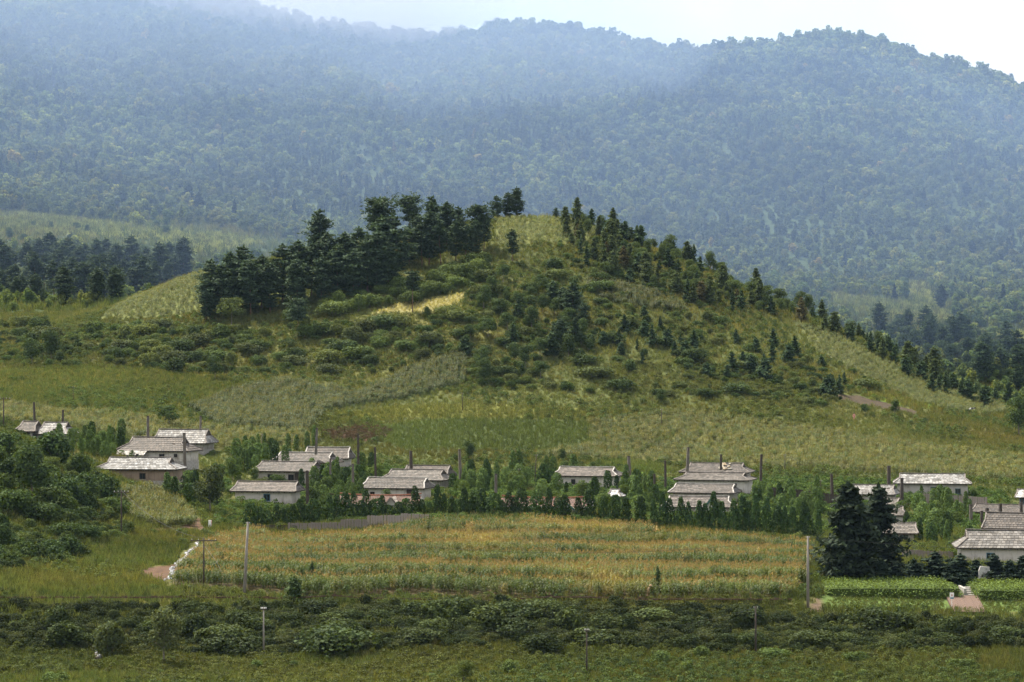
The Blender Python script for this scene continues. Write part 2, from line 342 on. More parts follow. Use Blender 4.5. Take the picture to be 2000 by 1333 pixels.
def quads_mesh(name, V, mats, mi=None, lv=None, extra=None):
    """V: (n,4,3) array of quads, plus optional MB with more geometry"""
    n = len(V); ev = extra.v if extra else []; ef = extra.f if extra else []
    me = bpy.data.meshes.new(name)
    verts = np.concatenate([V.reshape(-1, 3), np.array(ev, float).reshape(-1, 3)]) if ev else V.reshape(-1, 3)
    faces = np.arange(4 * n).reshape(n, 4).tolist() + [[4 * n + i for i in f] for f in ef]
    me.from_pydata(verts.tolist(), [], faces)
    for m_ in (mats if isinstance(mats, (list, tuple)) else [mats]): me.materials.append(m_)
    mi_all = (list(mi) if mi is not None else [0] * n) + (extra.mi if extra else [])
    me.polygons.foreach_set('material_index', mi_all)
    lva = (list(lv) if lv is not None else R.rand(n).tolist()) + (extra.lv if extra else [])
    at = me.attributes.new('lv', 'FLOAT', 'FACE'); at.data.foreach_set('value', lva)
    me.update(); return me

def unit(v): return v / np.maximum(np.linalg.norm(v, axis=-1, keepdims=True), 1e-9)
def leaf_quads(C, Nn, size, aspect=1.0, jitter=0.5, up=None):
    """quads centred on C facing roughly Nn"""
    n = len(C); nn = unit(Nn + jitter * R.randn(n, 3))
    a = R.randn(n, 3) if up is None else up + 0.35 * R.randn(n, 3)
    t = unit(a - (a * nn).sum(1, keepdims=True) * nn); b = np.cross(nn, t)
    s = (np.asarray(size) * (0.7 + 0.6 * R.rand(n)))[:, None] * 0.5
    t = t * s * aspect; b = b * s
    return np.stack([C - t - b * 0.8, C + t * 0.2 - b, C + t + b * 0.3, C - t * 0.3 + b], 1)

def blob_points(n, c, r, topbias=0.35):
    d = unit(R.randn(n, 3) + np.array([0, 0, topbias])); rr = 0.72 + 0.33 * R.rand(n) ** 0.6
    return np.asarray(c) + d * np.asarray(r) * rr[:, None], d

def crown_blobs(nb, rx, rz, cz, n_per, size, lobe=0.45, jitter=0.55):
    P, Nn, LV = [], [], []
    for k in range(nb):
        a = R.rand() * 2 * math.pi; rr = math.sqrt(R.rand()) * (1 - lobe * 0.6); h = R.rand() * 2 - 1
        k2 = math.sqrt(max(0.05, 1 - h * h * 0.75))
        c = (rx * rr * k2 * math.cos(a), rx * rr * k2 * math.sin(a), cz + rz * (1 - lobe * 0.6) * h)
        s = lobe * (0.75 + 0.5 * R.rand())
        p, d = blob_points(n_per, c, (rx * s, rx * s, rz * s * 1.0)); P.append(p); Nn.append(d); LV.append(np.clip(R.rand() * 0.4 + 0.6 * R.rand(n_per), 0, 1))
    P = np.concatenate(P); Nn = np.concatenate(Nn)
    return leaf_quads(P, Nn, np.full(len(P), size), jitter=jitter), np.concatenate(LV)

def trunk_mb(h, r0, r1, limbs=5, spread=1.5, lean=0.3, start=0.45, mi=0, n=7):
    mb = MB(); lx, ly = lean * (R.rand() - 0.5), lean * (R.rand() - 0.5)
    pts = [(lx * t * t * h * 0.3 + 0.06 * math.sin(5 * t), ly * t * t * h * 0.3, t * h - (0.4 if t == 0 else 0)) for t in np.linspace(0, 1, 7)]
    mb.tube(pts, [r0 + (r1 - r0) * t + (r0 * 0.35 if t == 0 else 0) for t in np.linspace(0, 1, 7)], n, mi)
    for k in range(limbs):
        t = start + (0.95 - start) * (k + 0.5) / limbs; a = 2.4 * k + R.rand()
        p = Vector((lx * t * t * h * 0.3, ly * t * t * h * 0.3, t * h)); d = Vector((math.cos(a), math.sin(a), 0.55 + 0.4 * R.rand())) * spread * (1.15 - 0.6 * t)
        mb.tube([p, p + d * 0.5 + Vector((0, 0, -0.05)), p + d], [r0 * 0.45 * (1.1 - t), r0 * 0.3 * (1.1 - t) + 0.012, 0.015], 5, mi)
    return mb

# --- broadleaf crowns / shrubs
def make_broadleaf(h, rx, rz, nb, per, size, mat, limbs=6, cz=None, r0=None):
    cz = cz if cz is not None else h - rz
    q, lv = crown_blobs(nb, rx, rz, cz, per, size)
    crown = quads_mesh('crown', q, mat, lv=lv)
    tr = trunk_mb(cz + rz * 0.35, r0 or h * 0.022, h * 0.008, limbs, rx * 0.8, start=0.4).mesh('trunk', M_BARKG, True)
    return crown, tr

def make_shrub(rx, h, nb, per, size, mat=None):
    P, Nn, LV = [], [], []
    for k in range(nb):
        a = R.rand() * 6.283; rr = math.sqrt(R.rand()) * 0.62; hh = R.rand() ** 0.8
        s = 0.34 + 0.22 * R.rand()
        c = (rx * rr * math.cos(a), rx * rr * math.sin(a), h * (0.2 + 0.55 * hh * (1 - 0.5 * rr)))
        p, d = blob_points(per, c, (rx * s, rx * s, h * s * 0.75), 0.5); P.append(p); Nn.append(d); LV.append(np.clip(0.45 * R.rand() + 0.55 * R.rand(per), 0, 1))
    P = np.concatenate(P); Nn = np.concatenate(Nn); LV = np.concatenate(LV)
    k = P[:, 2] > -0.15 * h
    P, Nn, LV = P[k], Nn[k], LV[k]
    # loose shoots sticking out of the outline
    ns = int(len(P) * 0.06); i = R.randint(0, len(P), ns)
    P2 = P[i] + Nn[i] * np.array([rx * 0.16, rx * 0.16, h * 0.18]) * R.rand(ns, 1); P = np.concatenate([P, P2]); Nn = np.concatenate([Nn, Nn[i]]); LV = np.concatenate([LV, R.rand(ns)])
    mb = MB()
    for k in range(4):
        a = 1.57 * k + R.rand(); mb.tube([(0, 0, -0.3), (0.2 * rx * math.cos(a), 0.2 * rx * math.sin(a), h * 0.3), (0.5 * rx * math.cos(a), 0.5 * rx * math.sin(a), h * 0.62)], [0.05, 0.04, 0.015], 4, 1)
    return quads_mesh('shrub', leaf_quads(P, Nn, np.full(len(P), size), jitter=0.6), [mat or M_LEAF, M_BARKG], lv=LV, extra=mb)

# --- conifers
def make_conifer(h, prof, whorl=0.75, nbr=7, clump=5, per=7, size=0.42, start=0.12, rise=0.25, droop=0.0, r0=0.2, blade=2.2, gap=0.0, mat=None, flat=0.42, ragged=0.62):
    """prof(t) = branch length at relative height t"""
    C, Nn, U, LV = [], [], [], []
    tr = MB(); bx_, by_ = 0.25 * R.randn(2)
    def ax(t): return np.array([bx_ * math.sin(2.2 * t), by_ * math.sin(1.8 * t), t * h])
    ts = np.linspace(0, 1, 8); tr.tube([tuple(ax(t) - (np.array([0, 0, 0.5]) if t == 0 else 0)) for t in ts], [r0 * (1.25 if t == 0 else 1) * (1 - 0.93 * t) + 0.015 for t in ts], 8)
    z = start * h; k = 0
    while z < h * 0.985:
        t = z / h; L0 = prof(t); nb = max(3, int(nbr * (0.6 + 0.4 * min(1, L0 / 2))))
        off = R.rand() * 6.28
        for b in range(nb):
            if R.rand() < gap: continue
            a = off + 6.283 * b / nb + 0.35 * R.randn(); Lb = L0 * (0.9 - ragged * 0.5 + ragged * R.rand()); rs = rise + 0.18 * R.randn()
            base = ax(t); dx = np.array([math.cos(a), math.sin(a), 0.0])
            pts = [base + dx * Lb * s + np.array([0, 0, Lb * (rs * s * s * 1.2 - droop * s)]) for s in (0, 0.5, 1)]
            if Lb > 0.7: tr.tube([tuple(p) for p in pts], [0.10 * r0 / 0.2 * (1 - 0.7 * t) * 0.5 + 0.012, 0.03, 0.01], 4, cap=False)
            nc = max(1, int(clump * min(1.0, Lb / 1.6) + 0.5)); br = 0.45 * R.rand()
            for c in range(nc):
                s = 0.28 + 0.76 * (c + 0.5 * R.rand()) / nc
                p = base + dx * Lb * s + np.array([0, 0, Lb * (rs * s * s * 1.2 - droop * s)])
                w = Lb * 0.23 * (0.6 + 0.6 * s) + 0.08
                q = p + R.randn(per, 3) * np.array([w, w, w * flat]) * 0.75 + np.array([0, 0, 0.05])
                C.append(q); d = dx * 0.8 + np.array([0, 0, 0.55 + rs * 0.8]); U.append(np.tile(d, (per, 1)) + 0.5 * R.randn(per, 3))
                Nn.append(np.tile(np.array([0, 0, 1.0]) + 0.25 * dx, (per, 1))); LV.append(np.clip(br + 0.55 * R.rand(per), 0, 1))
        z += whorl * (0.75 + 0.5 * R.rand()) * (1 - 0.35 * t); k += 1
    # leader
    C.append(ax(1.0) + R.randn(8, 3) * 0.09 * np.array([1, 1, 2.5])); U.append(np.tile([0, 0, 1.0], (8, 1))); Nn.append(R.randn(8, 3)); LV.append(R.rand(8))
    C = np.concatenate(C); Nn = np.concatenate(Nn); U = np.concatenate(U); LV = np.concatenate(LV)
    crown = quads_mesh('crown', leaf_quads(C, Nn, np.full(len(C), size), aspect=blade, jitter=0.5, up=U), mat or M_NEEDLE, lv=LV)
    return crown, tr.mesh('trunk', M_BARK, True)

def pine_prof(w, lo=0.2):
    return lambda t: w * (0.35 + 0.65 * min(1, (t - lo * 0.3) / (0.35))) * ((1.0 - max(0, (t - 0.3) / 0.72) ** 2.7) * 0.9 + 0.05) if t > 0 else w * 0.3
def cone_prof(w, e=0.85): return lambda t: w * (1.04 - t) ** e * (0.75 + 0.25 * min(1, t / 0.12))
def umb_prof(w): return lambda t: w * math.sqrt(max(0.02, 1 - ((t - 0.74) / 0.32) ** 2))

print('prototypes')
PINE = [make_conifer(15, pine_prof(3.9), 1.1, 6, 6, 10, 0.40, 0.14, 0.26, gap=0.14, flat=0.24), make_conifer(15, pine_prof(3.5), 1.05, 6, 6, 10, 0.38, 0.16, 0.34, gap=0.12, flat=0.24),
        make_conifer(15, pine_prof(4.4), 1.15, 7, 7, 10, 0.40, 0.10, 0.20, gap=0.15, flat=0.22), make_conifer(15, pine_prof(3.3), 1.1, 6, 6, 10, 0.38, 0.30, 0.32, gap=0.2, flat=0.24)]
UMB = [make_conifer(12, umb_prof(3.2), 0.7, 7, 6, 9, 0.36, 0.48, 0.15, r0=0.2, gap=0.22, flat=0.25, ragged=0.95), make_conifer(12, umb_prof(2.3), 0.7, 6, 5, 9, 0.34, 0.55, 0.2, r0=0.17, gap=0.25, flat=0.25, ragged=0.95)]
SPRUCE = [make_conifer(12, cone_prof(3.8, 0.72), 0.6, 9, 8, 9, 0.36, 0.10, 0.04, 0.12, 0.2, gap=0.3, flat=0.26, ragged=1.05), make_conifer(12, cone_prof(3.2, 0.62), 0.6, 9, 7, 9, 0.36, 0.1, 0.06, 0.10, 0.18, gap=0.22, flat=0.26, ragged=0.9)]
YOUNG = [make_conifer(6, cone_prof(1.7, 0.6), 0.5, 7, 4, 7, 0.36, 0.05, 0.2, 0.0, 0.09, gap=0.15, ragged=0.9), make_conifer(6, cone_prof(2.1, 0.55), 0.5, 7, 5, 7, 0.38, 0.04, 0.25, 0.0, 0.1, gap=0.15, ragged=0.9),
         make_conifer(6, cone_prof(1.4, 0.65), 0.48, 6, 4, 7, 0.34, 0.06, 0.3, 0.0, 0.08, gap=0.2, ragged=0.9)]
LARCH = [make_conifer(8, cone_prof(2.1, 0.6), 0.5, 7, 5, 8, 0.38, 0.06, 0.2, 0.0, 0.11, blade=1.2, gap=0.15, mat=M_LEAF, ragged=0.8), make_conifer(8, cone_prof(2.6, 0.5), 0.5, 8, 5, 8, 0.40, 0.06, 0.25, 0.0, 0.12, blade=1.2, gap=0.15, mat=M_LEAF, ragged=0.8)]
BROAD = [make_broadleaf(8, 3.1, 2.9, 16, 150, 0.33, M_LEAF), make_broadleaf(8, 2.6, 3.2, 15, 150, 0.32, M_LEAF), make_broadleaf(7, 3.6, 2.2, 17, 150, 0.33, M_LEAF)]
SHRUB = [make_shrub(1.6, 2.3, 13, 130, 0.19), make_shrub(1.9, 1.9, 14, 130, 0.19), make_shrub(1.3, 2.6, 12, 130, 0.18), make_shrub(2.2, 2.4, 18, 130, 0.20)]
# far crowns for the mountain wood, light meshes
def far_crown(rx, h, nb, per, size, conic=False):
    if conic:
        P = []; n = nb * per; t = R.rand(n) ** 1.3; a = R.rand(n) * 6.283; w = rx * (1.05 - t) * (0.8 + 0.35 * np.sin(t * 34 + a))
        P = np.stack([w * np.cos(a), w * np.sin(a), h * (0.06 + 0.94 * t)], 1); d = np.stack([np.cos(a), np.sin(a), 0.5 + 0 * a], 1)
        q = leaf_quads(P, d, np.full(n, size), jitter=0.5); lv = R.rand(n)
    else: q, lv = crown_blobs(nb, rx, h * 0.42, h * 0.60, per, size, lobe=0.48, jitter=0.5)
    tr = trunk_mb(h * 0.7, h * 0.022, 0.05, 0, mi=1, n=4)
    return quads_mesh('far_crown', q, [M_FAR, M_BARKG], lv=lv, extra=tr)
FAR = [far_crown(2.9, 7.5, 9, 42, 0.95), far_crown(3.3, 7.0, 10, 42, 1.0), far_crown(2.5, 8.5, 9, 42, 0.9), far_crown(2.9, 6.2, 8, 42, 0.95), far_crown(2.2, 9.5, 10, 36, 0.8, True), far_crown(3.6, 8.5, 11, 42, 1.0)]

# --- grasses, weeds, corn
def make_tuft(n, h, spread, w):
    a = R.rand(n) * 6.283; r = spread * np.sqrt(R.rand(n)); x = r * np.cos(a); y = r * np.sin(a)
    hh = h * (0.55 + 0.55 * R.rand(n)); la = R.rand(n) * 6.283; lean = hh * (0.15 + 0.45 * R.rand(n)); wa = R.rand(n) * 6.283
    dx = np.cos(wa) * w; dy = np.sin(wa) * w; z0 = np.zeros(n) - 0.05
    A = np.stack([x - dx, y - dy, z0], 1); B = np.stack([x + dx, y + dy, z0], 1)
    C_ = np.stack([x + lean * np.cos(la) + dx * 0.35, y + lean * np.sin(la) + dy * 0.35, hh], 1); D_ = np.stack([x + lean * np.cos(la) - dx * 0.35, y + lean * np.sin(la) - dy * 0.35, hh], 1)
    return quads_mesh('grass_tuft', np.stack([A, B, C_, D_], 1), M_GRASS)
def make_weed(n, rx, h, size):
    P, d = blob_points(n, (0, 0, h * 0.35), (rx, rx, h * 0.6), 0.8); k = P[:, 2] > -0.05
    return quads_mesh('weed_clump', leaf_quads(P[k], d[k] + np.array([0, 0, 0.4]), np.full(k.sum(), size), jitter=0.7, aspect=1.3), M_LEAF)
def make_corn(nx, h, tmat, nt_=4):
    Q, mi, lv = [], [], []
    for k in range(nx):
        x, y = (k % 3 - 1) * 0.45 + 0.1 * R.randn(), (k // 3 - 0.5) * 0.55 + 0.1 * R.randn(); H_ = h * (0.85 + 0.25 * R.rand()); v = 0.4 * R.rand()
        Q.append([(x - 0.025, y, 0), (x + 0.025, y, 0), (x + 0.015, y, H_), (x - 0.015, y, H_)]); mi.append(0); lv.append(0.6)
        a = R.rand() * 6.28
        for j in range(9):
            a += 3.14 + 0.5 * R.randn(); z = H_ * (0.16 + 0.72 * j / 9); l = 0.62 * (1 - 0.35 * abs(j - 4) / 5); w = 0.055
            c, s = math.cos(a), math.sin(a); p0 = np.array([x, y, z]); p1 = p0 + np.array([c * l * 0.5, s * l * 0.5, l * 0.42]); p2 = p0 + np.array([c * l, s * l, l * (0.15 - 0.25 * R.rand())]); n_ = np.array([-s, c, 0]) * w
            Q.append([p0 - n_ * 0.6, p0 + n_ * 0.6, p1 + n_, p1 - n_]); Q.append([p1 - n_, p1 + n_, p2 + n_ * 0.3, p2 - n_ * 0.3]); b_ = min(1, v + 0.6 * R.rand()); mi += [0, 0]; lv += [b_, b_]
        for j in range(nt_):
            a = j * 1.57 + R.rand(); p0 = np.array([x, y, H_ - 0.02]); p1 = p0 + np.array([0.16 * math.cos(a), 0.16 * math.sin(a), 0.24 + 0.1 * R.rand()]); n_ = np.array([-math.sin(a), math.cos(a), 0.3]) * 0.016
            Q.append([p0 - n_, p0 + n_, p1 + n_, p1 - n_]); mi.append(1); lv.append(R.rand())
    return quads_mesh('corn', np.array(Q), [M_CORN, tmat], mi=mi, lv=lv)
TUFT = [make_tuft(34, 0.8, 0.55, 0.035), make_tuft(30, 1.0, 0.5, 0.035), make_tuft(40, 0.6, 0.6, 0.035)]
WEED = [make_weed(150, 0.6, 0.9, 0.14), make_weed(170, 0.75, 0.8, 0.15), make_weed(130, 0.5, 1.1, 0.13)]
CORN = [make_corn(6, 1.75, M_TASSEL), make_corn(6, 1.6, M_TASSEL, 3), make_corn(6, 1.9, M_TASSEL, 0), make_corn(6, 2.05, M_TASSEL, 1)]
CORNY = [make_corn(6, 1.7, M_TASSEL_Y, 2), make_corn(6, 1.6, M_TASSEL_Y, 1)]

# ------------------------------------------------------------------ scatter: one 'stuff' object whose points carry plants
def proto_collection(name, meshes):
    c = bpy.data.collections.new(name)
    for k, me in enumerate(meshes):
        c.objects.link(bpy.data.objects.new('%s_%02d' % (name, k), me))
    return c
FOOT = []          # house plots (x, y, yaw, half length, half depth) that stay free of plants
def blocked(x, y, grow=0.4):
    x = np.asarray(x, float); y = np.asarray(y, float); r = np.zeros(x.shape, bool)
    for fx, fy, a, hx, hy in FOOT:
        dx = x - fx; dy = y - fy; u = dx * math.cos(a) + dy * math.sin(a); v = -dx * math.sin(a) + dy * math.cos(a)
        r |= (np.abs(u) < hx + grow) & (np.abs(v) < hy + grow)
    return r
PENDING = []
def scatter(*a, **k): PENDING.append((a, k))
def scatter_now(name, label, cat, pts, scl, tints, coll, nvar, tilt=0.06, zscl=None, vid=None):
    pts = np.asarray(pts); keep = ~blocked(pts[:, 0], pts[:, 1])
    pts = pts[keep]; scl = np.asarray(scl)[keep]; tints = np.asarray(tints)[keep]
    if zscl is not None: zscl = np.asarray(zscl)[keep]
    if vid is not None: vid = np.asarray(vid)[keep]
    n = len(pts); me = bpy.data.meshes.new(name); me.vertices.add(n); me.vertices.foreach_set('co', np.asarray(pts, np.float32).ravel())
    def at(nm, ty, data, key): a = me.attributes.new(nm, ty, 'POINT'); a.data.foreach_set(key, np.asarray(data).ravel())
    rot = np.stack([R.randn(n) * tilt, R.randn(n) * tilt, R.rand(n) * 6.283], 1).astype(np.float32)
    s = np.asarray(scl, np.float32); zs = np.ones(n, np.float32) if zscl is None else np.asarray(zscl, np.float32)
    at('rot', 'FLOAT_VECTOR', rot, 'vector'); at('scl', 'FLOAT_VECTOR', np.stack([s, s, s * zs], 1).astype(np.float32), 'vector')
    at('vid', 'INT', (R.randint(0, nvar, n) if vid is None else vid).astype(np.int32), 'value')
    at('tint', 'FLOAT_VECTOR', np.asarray(tints, np.float32), 'vector')
    o = link(bpy.data.objects.new(name, me))
    g = bpy.data.node_groups.new(name + '_nodes', 'GeometryNodeTree')
    g.interface.new_socket('Geometry', in_out='INPUT', socket_type='NodeSocketGeometry'); g.interface.new_socket('Geometry', in_out='OUTPUT', socket_type='NodeSocketGeometry')
    gi = g.nodes.new('NodeGroupInput'); go = g.nodes.new('NodeGroupOutput'); ip = g.nodes.new('GeometryNodeInstanceOnPoints')
    ci = g.nodes.new('GeometryNodeCollectionInfo'); ci.inputs['Collection'].default_value = coll; ci.inputs['Separate Children'].default_value = True; ci.inputs['Reset Children'].default_value = True
    ip.inputs['Pick Instance'].default_value = True
    def na(nm, ty): q = g.nodes.new('GeometryNodeInputNamedAttribute'); q.data_type = ty; q.inputs['Name'].default_value = nm; return q.outputs['Attribute']
    g.links.new(gi.outputs[0], ip.inputs['Points']); g.links.new(ci.outputs[0], ip.inputs['Instance'])
    g.links.new(na('vid', 'INT'), ip.inputs['Instance Index']); g.links.new(na('scl', 'FLOAT_VECTOR'), ip.inputs['Scale'])
    er = g.nodes.new('FunctionNodeEulerToRotation'); g.links.new(na('rot', 'FLOAT_VECTOR'), er.inputs[0]); g.links.new(er.outputs[0], ip.inputs['Rotation'])
    g.links.new(ip.outputs[0], go.inputs[0])
    md = o.modifiers.new('plants', 'NODES'); md.node_group = g
    tag(o, label, cat, kind='stuff'); return o
C_FAR = proto_collection('far_crowns', FAR); C_TUFT = proto_collection('tufts', TUFT); C_WEED = proto_collection('weeds', WEED)
C_CORN = proto_collection('corn', CORN); C_CORNY = proto_collection('corn_pale', CORNY); C_SHRUB = proto_collection('shrubs', SHRUB)

def grid_pts(x0, x1, y0, y1, dx, dy, jit=0.5):
    xs = np.arange(x0, x1, dx); ys = np.arange(y0, y1, dy); X, Y = np.meshgrid(xs, ys)
    X = X + (R.rand(*X.shape) - 0.5) * 2 * jit * dx; Y = Y + (R.rand(*Y.shape) - 0.5) * 2 * jit * dy
    return X.ravel(), Y.ravel()
def view_clip(x, y, m=260):
    px = CX + x / y * F; return (px > -m) & (px < 2000 + m)

# ------------------------------------------------------------------ land use, traced as areas of the ground
Z_FIELD = [(395, 1072), (470, 1050), (560, 1056), (700, 1052), (830, 1032), (900, 1023), (1000, 1022), (1200, 1040), (1400, 1056), (1572, 1068), (1590, 1100), (1545, 1166), (1400, 1170), (1000, 1168), (600, 1166), (328, 1150), (345, 1120)]
Z_GREYCORN = [(370, 800), (440, 770), (560, 745), (700, 770), (800, 725), (900, 688), (915, 745), (800, 778), (640, 800), (600, 845), (430, 835)]
Z_LEFTCORN = [(0, 790), (120, 805), (300, 815), (430, 838), (600, 848), (640, 862), (420, 880), (250, 850), (120, 832), (0, 822)]
Z_YELLOWBAND = [(620, 815), (760, 796), (900, 786), (1100, 795), (1330, 806), (1200, 818), (1000, 822), (800, 815), (690, 828)]
Z_SOY = [(700, 835), (900, 815), (1150, 825), (1330, 850), (1250, 885), (1000, 880), (800, 880), (740, 862)]
Z_RIGHTCORN = [(1150, 828), (1330, 806), (1560, 835), (1800, 872), (2100, 905), (2100, 945), (1900, 935), (1600, 916), (1300, 905), (1050, 893), (1150, 870)]
Z_HILLTOP = [(965, 432), (1000, 424), (1090, 424), (1150, 440), (1180, 458), (1130, 478), (1040, 476), (975, 482)]
Z_SHOULDER = [(190, 622), (240, 596), (300, 565), (390, 526), (420, 540), (400, 605), (330, 622)]
Z_SLOPECORN = [(1555, 632), (1640, 655), (1740, 715), (1980, 802), (1930, 812), (1830, 800), (1700, 742), (1600, 690)]
Z_MIDCORN = [(1140, 548), (1230, 560), (1330, 590), (1340, 610), (1240, 605), (1170, 585)]
Z_GRAIN = [(725, 612), (790, 590), (860, 580), (925, 570), (900, 592), (835, 610)]
Z_BRIGHT = [(1640, 752), (1720, 768), (1850, 796), (1840, 802), (1700, 782)]
Z_BRIGHT2 = [(1170, 905), (1215, 895), (1310, 915), (1300, 930), (1190, 922)]
Z_SOIL = [(1620, 768), (1670, 772), (1790, 802), (1785, 810), (1720, 799), (1640, 782)]
Z_REDWEED = [(625, 850), (660, 838), (720, 832), (770, 842), (740, 862), (660, 862)]
Z_LEFTGREEN = [(0, 725), (200, 715), (420, 735), (500, 745), (420, 775), (250, 795), (0, 788)]
Z_PATHRED = [(160, 1112), (205, 1104), (215, 1110), (180, 1118)], [(245, 1118), (330, 1102), (352, 1098), (345, 1112), (318, 1136), (275, 1128)], [(285, 1036), (355, 1028), (368, 1012), (392, 1010), (398, 1036), (330, 1040)], [(330, 1056), (362, 1044), (366, 1050), (335, 1062)]
Z_PATHRIGHT = [(1568, 1195), (1592, 1168), (1640, 1148), (1678, 1140), (1690, 1150), (1640, 1160), (1612, 1178), (1604, 1198)]
BROOK = [(390, 1056), (386, 1062), (374, 1076), (362, 1090), (348, 1100), (334, 1112), (340, 1120), (330, 1132), (312, 1138)]
BROOK2 = [(184, 1250), (178, 1263), (186, 1272), (194, 1288), (182, 1292)]
Z_BROOK = [(p[0] - 9, p[1] - 2) for p in BROOK] + [(p[0] + 12, p[1] + 11) for p in BROOK[::-1]]
Z_BROOK2 = [(p[0] - 10, p[1] - 2) for p in BROOK2] + [(p[0] + 12, p[1] + 10) for p in BROOK2[::-1]]
Z_MEMORIAL = [(1600, 1136), (2200, 1136), (2200, 1196), (1860, 1194), (1600, 1190)]
Z_LANECORN = [(236, 968), (290, 958), (345, 985), (376, 1008), (372, 1028), (320, 1034), (262, 1018)]
Z_VFIELDS = [(-300, 418), (40, 416), (180, 432), (300, 448), (460, 460), (520, 475), (440, 495), (320, 470), (180, 462), (-300, 440)], [(300, 452), (440, 455), (480, 478), (400, 500), (310, 490)], [(-300, 490), (140, 498), (140, 506), (-300, 506)], [(1610, 574), (1650, 572), (1660, 582), (1770, 588), (1870, 610), (1860, 628), (1740, 628), (1640, 600)], [(1770, 545), (1820, 560), (1850, 600), (1800, 610), (1780, 580)], [(1930, 650), (2300, 655), (2300, 668), (1960, 664)]

def inside_w(poly, px, py):      # field edges are never ruler straight
    return inside(poly, px + 9 * fbm(px, py * 2, 40, 401, 3), py + 3.5 * fbm(px, py * 2, 34, 402, 3))
def zone(poly, px, py, D=None, lo=0, hi=9999):
    r = inside_w(poly, px, py)
    if D is not None: r &= (D > lo) & (D < hi)
    return r

# ------------------------------------------------------------------ ground sheet and mountain
def land_mesh(name, xs, ys, mat, ground=True):
    X, Y = np.meshgrid(xs, ys); Z = height(X, Y); nx, ny = len(xs), len(ys)
    V = np.stack([X.ravel(), Y.ravel(), Z.ravel()], 1)
    i = np.arange(nx * ny).reshape(ny, nx)
    Fc = np.stack([i[:-1, :-1].ravel(), i[:-1, 1:].ravel(), i[1:, 1:].ravel(), i[1:, :-1].ravel()], 1)
    me = bpy.data.meshes.new(name); me.vertices.add(len(V)); me.vertices.foreach_set('co', V.astype(np.float32).ravel())
    me.loops.add(len(Fc) * 4); me.loops.foreach_set('vertex_index', Fc.astype(np.int32).ravel())
    me.polygons.add(len(Fc)); me.polygons.foreach_set('loop_start', (np.arange(len(Fc)) * 4).astype(np.int32)); me.polygons.foreach_set('use_smooth', np.ones(len(Fc), bool))
    me.update(calc_edges=True); me.validate()
    x, y, z = V.T; ys_ = np.maximum(y, 60); px, py = proj(x, ys_, z)
    c = ground_tint(x, ys_, px, py)
    a = me.attributes.new('soil', 'FLOAT_COLOR', 'POINT'); a.data.foreach_set('color', np.concatenate([c, np.ones((len(c), 1))], 1).astype(np.float32).ravel())
    me.materials.append(mat); return tag(link(bpy.data.objects.new(name, me)), kind='structure')

def ground_tint(x, y, px, py):
    n = fbm(x, y, 22, 41, 4)[:, None]; n2 = fbm(x, y, 70, 52, 2)[:, None]
    c = np.array([0.070, 0.085, 0.026]) * (1 + 0.25 * n) + np.array([0.030, 0.012, 0.0]) * np.clip(n2 + 0.25, 0, 1)
    D = y
    def setc(m_, col): c[m_] = np.array(col) * (1 + 0.2 * n[m_])
    setc(D > 780, (0.045, 0.07, 0.025)); setc(zone(Z_FIELD, px, py, D, 335, 490), (0.075, 0.06, 0.03))
    setc(zone(Z_GREYCORN, px, py, D, 540, 720), (0.06, 0.085, 0.03)); setc(zone(Z_LEFTCORN, px, py, D, 540, 720), (0.09, 0.095, 0.03))
    setc(zone(Z_YELLOWBAND, px, py, D, 540, 720), (0.14, 0.15, 0.04)); setc(zone(Z_SOY, px, py, D, 540, 720), (0.055, 0.075, 0.024))
    setc(zone(Z_RIGHTCORN, px, py, D, 530, 720), (0.10, 0.105, 0.035)); setc(zone(Z_HILLTOP, px, py, D, 680, 775), (0.11, 0.125, 0.04))
    setc(zone(Z_SHOULDER, px, py, D, 660, 775), (0.12, 0.14, 0.045)); setc(zone(Z_SLOPECORN, px, py, D, 600, 775), (0.11, 0.125, 0.045))
    setc(zone(Z_GRAIN, px, py, D, 640, 775), (0.22, 0.205, 0.09)); setc(zone(Z_BRIGHT, px, py, D, 560, 775), (0.12, 0.19, 0.03))
    setc(zone(Z_SOIL, px, py, D, 560, 775), (0.058, 0.045, 0.030)); setc(zone(Z_REDWEED, px, py, D, 520, 700), (0.085, 0.05, 0.03))
    setc(zone(Z_BRIGHT2, px, py, D, 500, 640), (0.09, 0.16, 0.03))
    for p in Z_PATHRED: setc(zone(p, px, py, D, 300, 520), (0.095, 0.058, 0.038))
    setc(zone(Z_PATHRIGHT, px, py, D, 300, 450), (0.11, 0.08, 0.056))
    for p in Z_VFIELDS: setc(zone(p, px, py, D, 800, 1150), (0.15, 0.17, 0.06))
    setc(zone(Z_MEMORIAL, px, py, D, 336, 385), (0.075, 0.115, 0.03))
    return np.clip(c, 0.004, 0.6)

